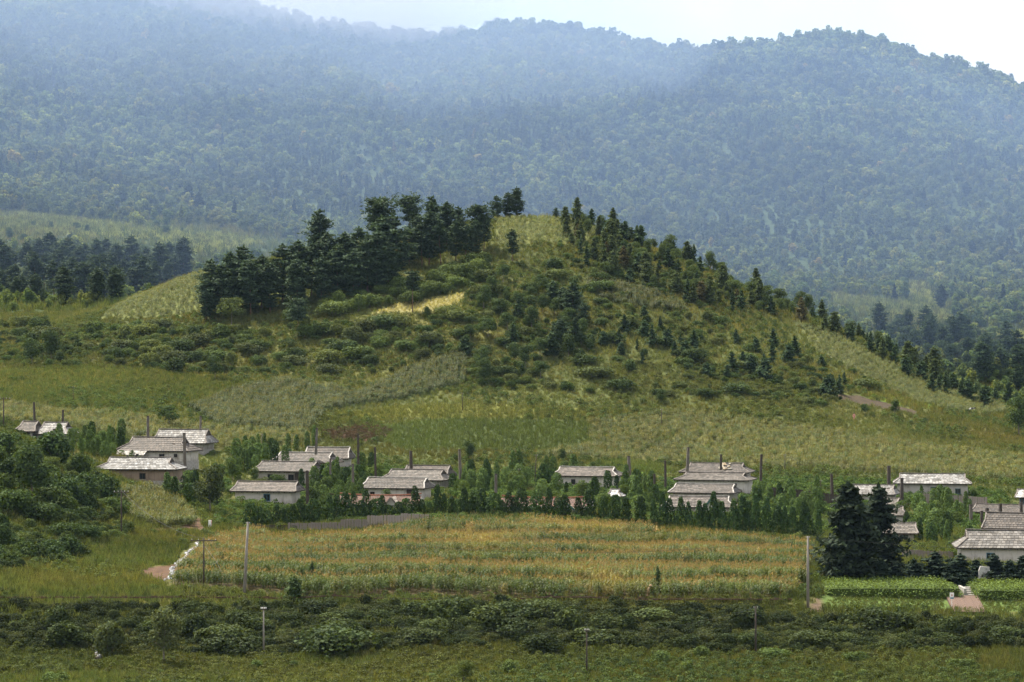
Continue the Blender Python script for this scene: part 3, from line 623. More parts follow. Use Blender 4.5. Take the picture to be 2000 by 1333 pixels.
m = new_mat('ground_cover'); o_ = N(m, 'ShaderNodeOutputMaterial'); p_ = N(m, 'ShaderNodeBsdfPrincipled', Roughness=0.95); p_.inputs['Specular IOR Level'].default_value = 0.1
a_ = N(m, 'ShaderNodeAttribute', _attribute_name='soil'); tc_ = N(m, 'ShaderNodeTexCoord'); n_ = N(m, 'ShaderNodeTexNoise', Scale=0.8, Detail=8, Roughness=0.7); lk(m, tc_.outputs['Object'], n_.inputs['Vector'])
r_ = N(m, 'ShaderNodeValToRGB'); r_.color_ramp.elements[0].position = 0.3; r_.color_ramp.elements[1].position = 0.7; r_.color_ramp.elements[0].color = (0.55, 0.55, 0.55, 1); r_.color_ramp.elements[1].color = (1.35, 1.3, 1.2, 1)
lk(m, n_.outputs['Fac'], r_.inputs['Fac']); x_ = N(m, 'ShaderNodeMixRGB', _blend_type='MULTIPLY'); x_.inputs[0].default_value = 1; lk(m, a_.outputs['Color'], x_.inputs[1]); lk(m, r_.outputs[0], x_.inputs[2]); lk(m, x_.outputs[0], p_.inputs['Base Color'])
b_ = N(m, 'ShaderNodeBump', Strength=0.6, Distance=0.3); lk(m, n_.outputs['Fac'], b_.inputs['Height']); lk(m, b_.outputs[0], p_.inputs['Normal']); lk(m, p_.outputs[0], o_.inputs['Surface']); M_GROUND = m

print('land')
def span(*segs): return np.unique(np.concatenate([np.arange(a, b, s) for a, b, s in segs]))
XS = span((-900, -260, 60), (-260, -150, 5), (-150, 150, 0.8), (150, 260, 5), (260, 901, 60))
YS = span((-140, 300, 10), (300, 360, 0.6), (360, 560, 0.8), (560, 790, 0.8), (790, 1090, 3), (1090, 1110, 5))
GROUND = land_mesh('ground', XS, YS, M_GROUND)
MOUNT = land_mesh('mountain', span((-900, -420, 50), (-420, 420, 5), (420, 901, 50)), span((1105, 1725, 5)), M_GROUND)

# ------------------------------------------------------------------ vegetation masses
G_ = lambda *c: np.array(c)
def mixcol(cols, n, w=None, v=0.4):
    k = R.choice(len(cols), n, p=w); return np.array(cols)[k] * (1 - v / 2 + v * R.rand(n, 1))
print('masses')
# mountain wood
x, y = grid_pts(-350, 350, 1040, 1660, 4.1, 4.3); k = view_clip(x, y, 350); x, y = x[k], y[k]; z = height(x, y); px, py = proj(x, y, z)
k = np.ones(len(x), bool)
for p in Z_VFIELDS: k &= ~inside(p, px, py) & ~inside(p, px, py - 14)
k &= ~((py > 405) & (px < 480) & (R.rand(len(x)) < 0.45) & (py > 430))
x, y, z, px, py = x[k], y[k], z[k], px[k], py[k]
up = np.clip((470 - py) / 420, 0, 1)
s = (0.54 + 0.44 * up) * (0.62 + 0.72 * R.rand(len(x)) ** 1.4)
cl = 1.5 * fbm(x, y, 60, 77, 3) + 0.5 * R.randn(len(x)) * 0.5; s = s * (1 + 0.3 * fbm(x, y, 45, 79, 2))
t = mixcol([(0.052, 0.070, 0.028), (0.066, 0.084, 0.031), (0.043, 0.062, 0.028), (0.084, 0.094, 0.036), (0.035, 0.050, 0.028)], len(x), [.3, .27, .22, .11, .10]) * (1 + 0.35 * cl[:, None])
yl = R.rand(len(x)) < 0.006; t[yl] = (0.12, 0.105, 0.035)
vid = R.choice(6, len(x), p=[.21, .2, .18, .19, .05, .17]); cn = (fbm(x, y, 38, 83, 2) > 0.38) & (R.rand(len(x)) < 0.55); vid[cn] = 4; t[cn] *= 0.6
top_ = y > 1490; vid[top_ & (vid == 4)] = 0; s[y > 1530] *= 1.15; kk = (R.rand(len(x)) < 0.75) | (y < 1530) | (y > 1600); x, y, z, s, t, vid = x[kk], y[kk], z[kk], s[kk], t[kk], vid[kk]
scatter('mountain_forest', 'hazy broadleaf forest covering the whole mountain', 'forest', np.stack([x, y, z - 0.6], 1), s, t, C_FAR, 6, 0.08, vid=vid)

# valley scrub between hill and mountain
x, y = grid_pts(-230, 230, 800, 1060, 4.2, 4.2); k = view_clip(x, y, 300); x, y = x[k], y[k]; z = height(x, y); px, py = proj(x, y, z)
k = (R.rand(len(x)) < np.where(px < 560, 0.33, 0.75)) & (fbm(x, y, 30, 19, 2) > np.where(px < 560, -0.15, -0.6))
for p in Z_VFIELDS: k &= ~inside(p, px, py) & ~inside(p, px, py - 14) & ~inside(p, px, py - 24)
k &= ~((px > 500) & (px < 1500) & (R.rand(len(x)) < 0.6))
x, y, z = x[k], y[k], z[k]; s = 0.35 + 0.45 * R.rand(len(x)) ** 1.5
scatter('valley_scrub', 'bushes and small trees scattered over the valley behind the hill', 'scrub', np.stack([x, y, z - 0.4], 1), s, mixcol([(0.06, 0.085, 0.03), (0.09, 0.11, 0.035), (0.045, 0.07, 0.028)], len(x)), C_FAR, 4)

# corn in the foreground field
x, y = grid_pts(-75, 62, 338, 492, 1.35, 1.0, 0.3); z = height(x, y); px, py = proj(x, y, z); w = bend(x, y)
k = inside_w(Z_FIELD, px, py) & ~inside(Z_BROOK, px, py); instrip = np.zeros(len(x), bool)
for a, b in STRIPS: instrip |= (w > a) & (w < b)
k &= instrip & (R.rand(len(x)) < 0.95); x, y, z, px, py, w = x[k], y[k], z[k], px[k], py[k], w[k]
n1 = fbm(x, y * 0.6, 16, 61, 3); n2 = fbm(x * 0.5, y, 9, 62, 2)
t = mixcol([(0.072, 0.092, 0.030), (0.058, 0.082, 0.028), (0.092, 0.102, 0.032)], len(x)) * (1 + 0.2 * n2[:, None])
ye = np.clip((n1 - 0.1) * 2.2, 0, 0.7) + 0.8 * np.exp(-(((px - 940) / 75) ** 2 + ((py - 1070) / 24) ** 2)); ye = np.clip(ye, 0, 0.9)[:, None]
t = t * (1 - ye) + ye * np.array([0.175, 0.145, 0.038])
dry = (R.rand(len(x)) < 0.08)[:, None]; t = np.where(dry, np.array([0.17, 0.13, 0.055]), t)
fr = np.zeros(len(x))
for a, b in STRIPS: mm = (w > a) & (w < b); fr[mm] = (w[mm] - a) / (b - a)
grn = fr + 1.2 * fbm(x * 0.6, y, 20, 63, 3) < 0.42
t = np.where(grn[:, None], t * np.array([0.56, 0.66, 0.45]), t * np.array([1.02, 1.0, 0.95]))
vid = np.where(grn, 2 + (R.rand(len(x)) < 0.35), R.randint(0, 2, len(x)))
scatter('corn_crop', 'ripening corn with rust brown tassels in the field before the village', 'corn', np.stack([x, y, z], 1), 0.80 + 0.28 * R.rand(len(x)) + 0.10 * n2, t, C_CORN, 4, 0.05, vid=vid)

# upper crops on the slope behind the village and on the hill
def crop(name, label, polys, lo, hi, dx, dy, cols, coll, nv, sc, cat='corn', dens=1.0):
    X_, Y_ = grid_pts(-150, 150, lo, hi, dx, dy, 0.35); z_ = height(X_, Y_); px_, py_ = proj(X_, Y_, z_); k_ = np.zeros(len(X_), bool)
    for p in polys: k_ |= inside_w(p, px_, py_)
    k_ &= R.rand(len(X_)) < dens; X_, Y_, z_ = X_[k_], Y_[k_], z_[k_]
    t_ = mixcol(cols, len(X_)) * (1 + 0.3 * fbm(X_, Y_ * 0.5, 18, 33, 3)[:, None])
    scatter(name, label, cat, np.stack([X_, Y_, z_], 1), sc * (0.8 + 0.4 * R.rand(len(X_))), t_, coll, nv, 0.06)
crop('grey_corn', 'grey green corn patch on the slope left of centre', [Z_GREYCORN, Z_MIDCORN], 540, 730, 1.3, 1.2, [(0.050, 0.066, 0.029), (0.045, 0.064, 0.026), (0.064, 0.076, 0.031)], C_CORNY, 2, 0.95)
crop('hill_corn', 'pale corn on the rounded top and shoulders of the hill', [Z_HILLTOP, Z_SHOULDER, Z_SLOPECORN], 600, 775, 1.5, 1.4, [(0.080, 0.10, 0.034), (0.095, 0.11, 0.037), (0.068, 0.09, 0.032)], C_CORNY, 2, 0.75)
crop('slope_corn', 'yellowish corn in wide bands on the slope behind the village', [Z_RIGHTCORN, Z_LEFTCORN], 525, 720, 1.4, 1.5, [(0.078, 0.092, 0.028), (0.098, 0.102, 0.031), (0.060, 0.082, 0.026)], C_CORNY, 2, 0.85)
crop('bean_crop', 'dark green bean rows in the middle of the slope', [Z_SOY, Z_LEFTGREEN, Z_BRIGHT2], 520, 720, 1.0, 1.2, [(0.062, 0.086, 0.029), (0.070, 0.092, 0.032), (0.076, 0.096, 0.034)], C_TUFT, 3, 0.9, 'crop', 0.97)
crop('yellow_crop', 'pale yellow green crop band across the slope', [Z_YELLOWBAND, Z_BRIGHT], 520, 760, 1.0, 1.2, [(0.098, 0.108, 0.036), (0.112, 0.118, 0.041)], C_TUFT, 3, 0.85, 'crop', 0.9)

crop('red_weeds', 'reddish brown weedy patch behind the stacked roofs', [Z_REDWEED], 520, 700, 0.9, 0.9, [(0.054, 0.040, 0.024), (0.066, 0.046, 0.027), (0.06, 0.062, 0.026)], C_WEED, 3, 0.7, 'weeds')
crop('lane_corn', 'small corn patch on the slope beside the lane at the left', [Z_LANECORN], 400, 520, 1.2, 1.0, [(0.066, 0.086, 0.026), (0.085, 0.096, 0.03)], C_CORNY, 2, 1.0)
crop('grain_patch', 'pale ripe grain patch on the hill below the pine wood', [Z_GRAIN], 640, 770, 0.9, 0.9, [(0.24, 0.22, 0.09), (0.27, 0.24, 0.10)], C_TUFT, 3, 0.6, 'crop')
X_, Y_ = grid_pts(-240, 240, 800, 1080, 1.9, 1.6, 0.4); z_ = height(X_, Y_); px_, py_ = proj(X_, Y_, z_); k_ = np.zeros(len(X_), bool)
for p in Z_VFIELDS: k_ |= inside_w(p, px_, py_)
X_, Y_, z_ = X_[k_], Y_[k_], z_[k_]; nn_ = fbm(X_ * 0.5, Y_, 25, 88, 3)[:, None]
scatter('valley_crop', 'pale crops in the valley fields beyond the hill', 'crop', np.stack([X_, Y_, z_], 1), 1.1 + 0.6 * R.rand(len(X_)), mixcol([(0.15, 0.172, 0.06), (0.17, 0.19, 0.066)], len(X_)) * (1 + 0.4 * nn_) + np.array([0.03, 0.012, 0]) * np.clip(nn_ * 2, 0, 1), C_TUFT, 3, 0.1)
# grass and weeds on everything else of the near land
allz = [(Z_FIELD, 335, 492), (Z_LANECORN, 400, 520), (Z_REDWEED, 520, 700), (Z_GREYCORN, 540, 720), (Z_LEFTCORN, 540, 720), (Z_RIGHTCORN, 530, 720), (Z_SOY, 540, 720), (Z_HILLTOP, 680, 775), (Z_SHOULDER, 660, 775), (Z_SLOPECORN, 600, 775), (Z_GRAIN, 640, 775), (Z_SOIL, 560, 775), (Z_PATHRIGHT, 300, 450), (Z_MEMORIAL, 336, 385), (Z_BROOK, 340, 500), (Z_BROOK2, 300, 340)] + [(p, 300, 520) for p in Z_PATHRED]
def free_mask(px, py, y):
    k = np.ones(len(px), bool)
    for p, a, b in allz: k &= ~zone(p, px, py, y, a, b)
    return k
GC = [(0.060, 0.078, 0.027), (0.071, 0.087, 0.030), (0.050, 0.069, 0.024), (0.084, 0.090, 0.033)]
GH = [(0.078, 0.091, 0.033), (0.089, 0.100, 0.036), (0.066, 0.081, 0.030), (0.104, 0.103, 0.040)]
def meadow(name, label, y0, y1, d, coll, nv, sc, cols, seed, thr, cat='grass', w=None, tilt=0.1):
    hw = (1000 + 230) / F * y1
    X_, Y_ = grid_pts(-hw, hw, y0, y1, d, d, 0.5); k_ = view_clip(X_, Y_, 230); X_, Y_ = X_[k_], Y_[k_]; z_ = height(X_, Y_); px_, py_ = proj(X_, Y_, z_)
    nn = fbm(X_, Y_, 16, seed, 3); k_ = free_mask(px_, py_, Y_) & (nn > thr) & (R.rand(len(X_)) < 0.92)
    X_, Y_, z_, nn = X_[k_], Y_[k_], z_[k_], nn[k_]
    big = fbm(X_, Y_, 40, seed + 5, 3)[:, None]; t_ = mixcol(cols, len(X_), w, 0.2) * (1 + 0.36 * big) + np.array([0.018, 0.006, 0.0]) * np.clip(fbm(X_, Y_, 30, seed + 9, 3)[:, None] * 2, 0, 1)
    scatter(name, label, cat, np.stack([X_, Y_, z_], 1), sc * (0.7 + 0.6 * R.rand(len(X_))), t_, coll, nv, tilt)
meadow('meadow_grass', 'rough green grass in the meadow at the foot of the picture', 292, 332, 0.6, C_TUFT, 3, 0.7, GC, 200, -2)
meadow('bank_grass', 'tall yellow green grass along the top of the bank', 332, 480, 0.85, C_TUFT, 3, 0.95, GC, 210, -2)
meadow('village_grass', 'grass between the village houses and on the slopes above', 480, 560, 1.0, C_TUFT, 3, 0.62, GC, 220, -2)
meadow('valley_grass', 'rough grass over the valley floor beyond the hill', 790, 1090, 3.2, C_TUFT, 3, 2.2, GC, 228, -2)
meadow('slope_grass', 'grass on the open slope between village and hill', 560, 640, 1.0, C_TUFT, 3, 0.8, GH, 225, -2)
meadow('hill_grass', 'grass covering the bare parts of the hill', 640, 790, 1.15, C_TUFT, 3, 0.95, GH, 230, -2)
meadow('near_weeds', 'leafy weeds and brambles in the foreground', 294, 350, 1.05, C_WEED, 3, 0.8, [(0.050, 0.076, 0.022), (0.066, 0.094, 0.027), (0.038, 0.060, 0.019)], 240, -0.12, 'weeds')
meadow('slope_weeds', 'leafy weeds on the slopes', 350, 760, 2.0, C_WEED, 3, 1.05, [(0.055, 0.085, 0.024), (0.07, 0.10, 0.028), (0.045, 0.07, 0.022)], 250, 0.0, 'weeds')

X_, Y_ = grid_pts(-60, 90, 452, 545, 1.1, 1.1); z_ = height(X_, Y_); px_, py_ = proj(X_, Y_, z_); k_ = (px_ > 420) & (px_ < 2100) & (py_ > 915) & (py_ < 1060) & free_mask(px_, py_, Y_) & (fbm(X_, Y_, 9, 264, 2) > -0.15); X_, Y_, z_ = X_[k_], Y_[k_], z_[k_]
scatter('garden_greens', 'leafy vegetables filling the plots between the houses', 'vegetables', np.stack([X_, Y_, z_], 1), 0.7 + 0.6 * R.rand(len(X_)), mixcol([(0.055, 0.095, 0.024), (0.075, 0.115, 0.03), (0.042, 0.075, 0.02)], len(X_)), C_WEED, 3, 0.1)
# low shrubs that read as one mass: bank thicket, knoll thicket, hill scrub
def thicket(name, label, polys, lo, hi, d, sc, cols, dens=0.8, zs=0.85, thr=-2, seed=300):
    hw = 1230 / F * hi; X_, Y_ = grid_pts(-hw, hw, lo, hi, d, d, 0.5); z_ = height(X_, Y_); px_, py_ = proj(X_, Y_, z_); k_ = np.zeros(len(X_), bool)
    for p in polys: k_ |= inside(p, px_, py_)
    k_ &= (R.rand(len(X_)) < dens) & free_mask(px_, py_, Y_) & (fbm(X_, Y_, 12, seed, 2) > thr); X_, Y_, z_ = X_[k_], Y_[k_], z_[k_]
    scatter(name, label, 'thicket', np.stack([X_, Y_, z_ - 0.2], 1), sc * (0.55 + 0.7 * R.rand(len(X_))), mixcol(cols, len(X_)) * (1 + 0.25 * fbm(X_, Y_, 15, seed + 3, 2)[:, None]), C_SHRUB, 4, 0.12, zscl=np.full(len(X_), zs))
DKG = [(0.040, 0.066, 0.020), (0.052, 0.08, 0.022), (0.034, 0.056, 0.02), (0.065, 0.09, 0.028)]
thicket('bank_thicket', 'dark bramble thicket down the bank below the corn field', [[(-230, 1185), (400, 1190), (1000, 1182), (1430, 1195), (1600, 1215), (2230, 1215), (2230, 1262), (1500, 1280), (1000, 1262), (500, 1285), (-230, 1262)]], 322, 344, 1.1, 0.66, [(0.024, 0.035, 0.013), (0.034, 0.046, 0.016), (0.020, 0.030, 0.012), (0.048, 0.060, 0.023)], 0.85)
thicket('knoll_thicket', 'dense bushes over the knoll at the left edge', [[(-230, 800), (30, 850), (150, 900), (250, 990), (240, 1060), (130, 1110), (-230, 1130)]], 360, 475, 1.5, 0.75, [(0.032, 0.050, 0.017), (0.048, 0.070, 0.021), (0.028, 0.044, 0.016), (0.07, 0.095, 0.028)], 0.5, thr=-0.12)
thicket('hill_scrub', 'low scrub patches on the lower hill', [[(-230, 640), (200, 640), (420, 640), (900, 620), (900, 720), (700, 745), (400, 730), (200, 720), (-230, 710)], [(900, 560), (1170, 560), (1400, 640), (1700, 740), (1650, 800), (1250, 770), (920, 760)], [(1080, 440), (1500, 560), (1560, 640), (1300, 590), (1100, 520)]], 620, 770, 2.4, 0.78, DKG + [(0.07, 0.085, 0.03)], 0.6, thr=-0.08)

HAZE_D, HAZE_C = 0.00002, (0.45, 0.68, 1.0)
MISTS = [((-60, 1260, 60), (420, 430, 195), 0.00085, 'pale blue mist filling the air between hill and mountain', (0.40, 0.60, 1.0)),
         ((-125, 1430, 170), (215, 130, 78), 0.0019, 'brighter mist bank on the mountain left of centre', (0.56, 0.73, 1.0)),
         ((-100, 1565, 214), (105, 60, 30), 0.010, 'white cloud wisp touching the mountain ridge at upper left', (0.99, 0.99, 1.0))]
M_PUMP = [plain_mat('pumpkin_pale', (0.55, 0.5, 0.4), (0.66, 0.62, 0.52), 6), plain_mat('pumpkin_tan', (0.5, 0.38, 0.24), (0.6, 0.5, 0.36), 6)]
# ------------------------------------------------------------------ houses
print('houses')
def slope_tiles(mb, A, B, C_, D_, rows, tw, th=0.035, bare=0.0):
    """lay tiles over the quad A-B (eave, left to right) to C-D (top, right to left)"""
    A, B, C_, D_ = map(Vector, (A, B, C_, D_)); nrm = (B - A).cross(D_ - A)
    if nrm.length < 1e-6: nrm = (B - A).cross(C_ - A)
    nrm.normalize()
    for r in range(rows):
        t0 = r / rows; t1 = min(1.0, (r + 1.12) / rows)
        L0, R0 = A.lerp(D_, t0), B.lerp(C_, t0); L1, R1 = A.lerp(D_, t1), B.lerp(C_, t1)
        n = max(1, int(round((R0 - L0).length / tw))); sh = 0.5 * (r % 2)
        cuts = sorted({0.0, 1.0, *[min(1, max(0, (k + sh) / n)) for k in range(n + 1)]})
        for k in range(len(cuts) - 1):
            if rnd.random() < bare or cuts[k + 1] - cuts[k] < 1e-3: continue
            u0, u1 = cuts[k] + 0.045 / n, cuts[k + 1] - 0.045 / n
            lift = 0.035 + 0.012 * rnd.random(); l0 = nrm * (lift + th); l1 = nrm * (0.02 + 0.01 * rnd.random())
            p = [L0.lerp(R0, u0), L0.lerp(R0, u1), L1.lerp(R1, u1), L1.lerp(R1, u0)]; top = [p[0] + l0, p[1] + l0, p[2] + l1, p[3] + l1]; bot = [p[0] + nrm * 0.005, p[1] + nrm * 0.005, p[2], p[3]]
            mb.add(top + bot, [(0, 1, 2, 3), (4, 5, 1, 0), (5, 6, 2, 1), (7, 4, 0, 3)], 0, rnd.random())

def window(parent, x, z, w, h, y, painted, side=-1):
    """a framed window on the front wall (local -Y): frame > pane, bars"""
    f = MB(); t = 0.09
    for (cx, cz, sx, sz) in [(x - w / 2, z, t, h + t), (x + w / 2, z, t, h + t), (x, z - h / 2, w - t, t), (x, z + h / 2, w - t, t), (x, z, 0.05, h - t)]: f.box((cx, y - 0.03, cz), (sx, 0.12, sz))
    fo = f.build('window', painted, parent); g = MB(); g.box((x, y - 0.012, z), (w - t, 0.02, h - t)); g.build('pane', M_GLASS, fo)
    s = MB(); s.box((x, y - 0.07, z - h / 2 - 0.1), (w + 0.25, 0.16, 0.07)); s.build('sill', M_CONC, fo)
def doorway(parent, x, z0, w, h, y, mat):
    d = MB(); d.box((x, y - 0.03, z0 + h / 2), (w, 0.06, h)); do = d.build('door', mat, parent)
    f = MB()
    for cx in (x - w / 2 - 0.05, x + w / 2 + 0.05): f.box((cx, y - 0.04, z0 + h / 2), (0.1, 0.12, h + 0.1))
    f.box((x, y - 0.04, z0 + h + 0.05), (w, 0.12, 0.1)); f.build('frame', M_WOODD, do)

def house(px, by, ew, ey, rw, ry, label, wall=None, roof=(0.34, 0.31, 0.28), cap=None, yaw=-12, wins=(), doors=(), depth=6.6, D=None, bare=0.0, style='hipgable', g=0.45, wmat=None, group=None, sway=0.12, nm='house'):
    """px = centre column of the eaves, by/ey/ry = rows of wall foot, eaves and ridge, ew/rw = widths of eaves and ridge in photo pixels"""
    if D is None: D = ground_at(px, by, 400, 640).y
    s = D / F; x0 = (px - CX) * s; zb = CAMZ - (by - CY) * s; a = abs(math.radians(yaw)); dep = depth + 1.0
    L_ = max(3.0, (ew * s - dep * math.sin(a)) / math.cos(a)); rl = max(1.5, rw * s / math.cos(a)) if style == 'hipgable' else L_
    he = (by - ey) * s; hr = he + max(1.1, (ey - ry) * s - 0.17)
    yaw = yaw + rnd.uniform(-7, 5); o = empty(nm, (x0, D + depth * 0.5, zb), math.radians(yaw)); wall = wall or M_WALL; cap = cap or M_CAPG
    hx, hy = L_ / 2, dep / 2; wx, wy = hx - 0.75, hy - 0.55
    w = MB(); w.box((0, 0, (he + 0.15) / 2 - 0.75), (2 * wx, 2 * wy, he + 0.15 + 1.5)); w.build('wall', wall, o)
    p = MB(); p.box((0, 0, -0.55), (2 * wx + 0.16, 2 * wy + 0.16, 1.7)); p.build('plinth', M_CONC, o)
    r = rl / 2
    if style == 'hipgable':
        r = min(r, hx - 0.4); hm = hr - (hr - he) * g; bg_ = hy * g
        E = [(-hx, -hy, he), (hx, -hy, he), (hx, hy, he), (-hx, hy, he)]
        G = [(-r, -bg_, hm), (r, -bg_, hm), (r, bg_, hm), (-r, bg_, hm)]; K = [(-r, 0, hr), (r, 0, hr)]
        base = MB(); dn = Vector((0, 0, -0.14))
        vs = [Vector(v) for v in E + G + K]; base.add(vs + [Vector(v) + dn for v in E], [(0, 1, 5, 4), (4, 5, 9, 8), (2, 3, 7, 6), (6, 7, 8, 9), (1, 2, 6, 5), (3, 0, 4, 7), (0, 10, 11, 1), (1, 11, 12, 2), (2, 12, 13, 3), (3, 13, 10, 0), (10, 13, 12, 11)], 0, 0.3)
        ro = base.build('roof', M_WOODD, o)
        t = MB(); n1 = 4; n2 = 3
        slope_tiles(t, E[0], E[1], G[1], G[0], n1, 0.55, bare=bare); slope_tiles(t, G[0], G[1], K[1], K[0], n2, 0.55, bare=bare)
        slope_tiles(t, E[2], E[3], G[3], G[2], n1, 0.55); slope_tiles(t, G[2], G[3], K[0], K[1], n2, 0.55)
        slope_tiles(t, E[1], E[2], G[2], G[1], n1, 0.55, bare=bare); slope_tiles(t, E[3], E[0], G[0], G[3], n1, 0.55, bare=bare)
        to = t.build('roof_tiles', M_TILE, ro); tint(to, roof); to['kind'] = 'stuff'
        for sx in (-1, 1):
            gb = MB(); gb.add([(sx * (r + 0.01), -bg_ * 0.9, hm + 0.05), (sx * (r + 0.01), bg_ * 0.9, hm + 0.05), (sx * (r + 0.01), 0, hr - 0.06)], [(0, 1, 2)] if sx > 0 else [(0, 2, 1)]); gb.build('gable', M_WOODD, ro)
        for (p0, p1, ww) in [(K[0], K[1], 0.26), (E[0], G[0], 0.2), (E[1], G[1], 0.2), (E[2], G[2], 0.2), (E[3], G[3], 0.2), (G[0], K[0], 0.2), (G[1], K[1], 0.2), (G[2], K[1], 0.2), (G[3], K[0], 0.2)]:
            c = MB(); q0, q1 = Vector(p0), Vector(p1); seg = 4
            for k in range(seg):
                f0, f1 = k / seg, (k + 1) / seg; lift = lambda f: Vector((0, 0, 0.09 + (0.10 * (abs(f - 0.5) * 2) ** 2 if p0[2] == hr else 0)))
                c.beam(q0.lerp(q1, f0) + lift(f0), q0.lerp(q1, f1) + lift(f1), ww, 0.13)
            c.build('ridge_cap', cap, ro)
    else:   # plain gable roof of clay tiles
        base = MB(); E = [(-hx, -hy, he), (hx, -hy, he), (hx, hy, he), (-hx, hy, he)]; K = [(-hx + 0.1, 0, hr), (hx - 0.1, 0, hr)]
        base.add(E + K + [(v[0], v[1], v[2] - 0.12) for v in E], [(0, 1, 5, 4), (2, 3, 4, 5), (1, 2, 5), (3, 0, 4), (0, 6, 7, 1), (2, 8, 9, 3), (1, 7, 8, 2), (3, 9, 6, 0), (6, 9, 8, 7)], 0, 0.3)
        ro = base.build('roof', M_WALL, o); t = MB(); slope_tiles(t, E[0], E[1], K[1], K[0], 8, 0.32, bare=bare); slope_tiles(t, E[2], E[3], K[0], K[1], 8, 0.32)
        to = t.build('roof_tiles', M_TILE, ro); tint(to, roof); to['kind'] = 'stuff'
        c = MB(); seg = 8
        for k in range(seg):
            f0, f1 = k / seg, (k + 1) / seg; lz = lambda f: 0.10 + 0.28 * (abs(f - 0.5) * 2) ** 3
            c.beam(Vector(K[0]).lerp(Vector(K[1]), f0) + Vector((0, 0, lz(f0))), Vector(K[0]).lerp(Vector(K[1]), f1) + Vector((0, 0, lz(f1))), 0.3, 0.2)
        c.build('ridge_cap', cap, ro)
    if not wins and nm == 'house': wins = [(-0.45, 0.5, 1.0, 1.0), (0.3, 0.5, 1.0, 1.0)]; wmat = wmat or rnd.choice([M_WOODD, M_BLUE, M_GREENP])
    for (fx, fz, ww, wh) in wins: window(o, fx * wx, fz * he, ww, wh, -wy, wmat or M_BLUE)
    for (fx, ww, dm) in doors: doorway(o, fx * wx, 0.3, ww, min(2.0, he * 0.8 - 0.2), -wy, dm)
    rf = MB(); n = max(4, int(2 * hx / 0.9))
    for k in range(n + 1): rf.beam((-hx + 0.15 + (2 * hx - 0.3) * k / n, -hy + 0.06, he - 0.20), (-hx + 0.15 + (2 * hx - 0.3) * k / n, -wy + 0.05, he - 0.14), 0.08, 0.10)
    rf.build('rafter_ends', M_WOODD, o)['kind'] = 'stuff'
    o['half'] = [hx, hy, he, hr]; FOOT.append((o.location.x, o.location.y, math.radians(yaw), hx, hy))
    return tag(o, label, 'house', group)

PALE = (0.235, 0.228, 0.222); GREY = (0.085, 0.071, 0.061); BROWN = (0.075, 0.059, 0.048); MID_ = (0.118, 0.103, 0.09)
H = {}
H['A'] = house(104, 862, 88, 848, 46, 825, 'small house with a pale slab roof at the far left behind the knoll', M_WALLG, PALE)
H['A2'] = house(54, 858, 60, 843, 30, 823, 'dull brown roof half hidden behind the pale roof at the far left', M_WALLG, BROWN)
H['B'] = house(355, 882, 132, 866, 98, 839, 'house with a bright pale roof behind the brown roofed one at the left', M_WALLG, PALE, wins=[(0.35, 0.55, 0.7, 0.7)])
H['C'] = house(306, 904, 168, 881, 106, 854, 'white house with a weathered brown roof and dark window, second row at the left', M_WALL, BROWN, wins=[(0.30, 0.5, 0.9, 0.9), (0.72, 0.62, 0.55, 0.5)], wmat=M_WOODD, bare=0.01)
H['D'] = house(270, 943, 182, 917, 120, 894, 'clay walled house with a pale slab roof and one dark window at the left', M_WALLB, (0.235, 0.235, 0.236), wins=[(0.18, 0.48, 0.95, 0.95)], wmat=M_WOODD)
H['E'] = house(520, 987, 146, 960, 118, 941, 'long low white house with a blue window beside the willow', M_WALL, (0.12, 0.10, 0.086), wins=[(0.12, 0.55, 1.05, 1.15)], depth=6.0)
H['F3'] = house(640, 915, 108, 896, 84, 874, 'rearmost of the three stacked brown roofs left of the village centre', M_WALL, BROWN, M_LIME)
H['F2'] = house(596, 925, 144, 904, 104, 884, 'middle one of the three stacked brown roofs, with a white wall end showing', M_WALL, GREY, M_LIME)
H['F1'] = house(563, 945, 146, 921, 112, 902, 'front one of the three stacked brown roofs, its eaves wide and low', M_WALLG, GREY, doors=[(0.55, 1.0, M_WOODD)])
H['G3'] = house(836, 945, 110, 931, 106, 910, 'ragged sagging brown roof behind the other two right of the red roof', M_WALLG, BROWN, bare=0.06)
H['G2'] = house(814, 955, 146, 938, 104, 918, 'weathered light roof between the ragged roof and the white house in front', M_WALLG, MID_)
H['G1'] = house(775, 979, 148, 954, 116, 934, 'white house with a brown slab roof, dark door and window behind the red roof', M_WALL, GREY, M_LIME, wins=[(-0.7, 0.5, 0.7, 0.8)], doors=[(0.62, 0.95, M_WOODD)], wmat=M_WOODD)
H['J'] = house(1148, 953, 150, 930, 106, 913, 'white walled house with a light brown roof alone at the village centre', M_WALL, (0.12, 0.099, 0.085), M_LIME, wins=[(-0.35, 0.5, 0.7, 0.8), (0.35, 0.5, 0.7, 0.8)], wmat=M_WOODD)
H['K1'] = house(1403, 938, 152, 923, 102, 905, 'topmost of the stacked roofs right of centre, with pumpkins drying on it', M_WALL, GREY)
H['K2'] = house(1400, 968, 164, 938, 114, 924, 'white walled house with a flat pale roof in the stack right of centre', M_WALL, MID_, wins=[(0.68, 0.62, 0.75, 0.9)], wmat=M_WOODD)
H['K3'] = house(1380, 985, 146, 963, 114, 946, 'brown roof patched with white tiles, third in the stack right of centre', M_WALLG, (0.10, 0.086, 0.076), M_LIME)
H['K4'] = house(1368, 1010, 162, 991, 114, 970, 'lowest brown roof of the stack right of centre with a green trimmed porch', M_WALL, (0.11, 0.092, 0.081), M_LIME)
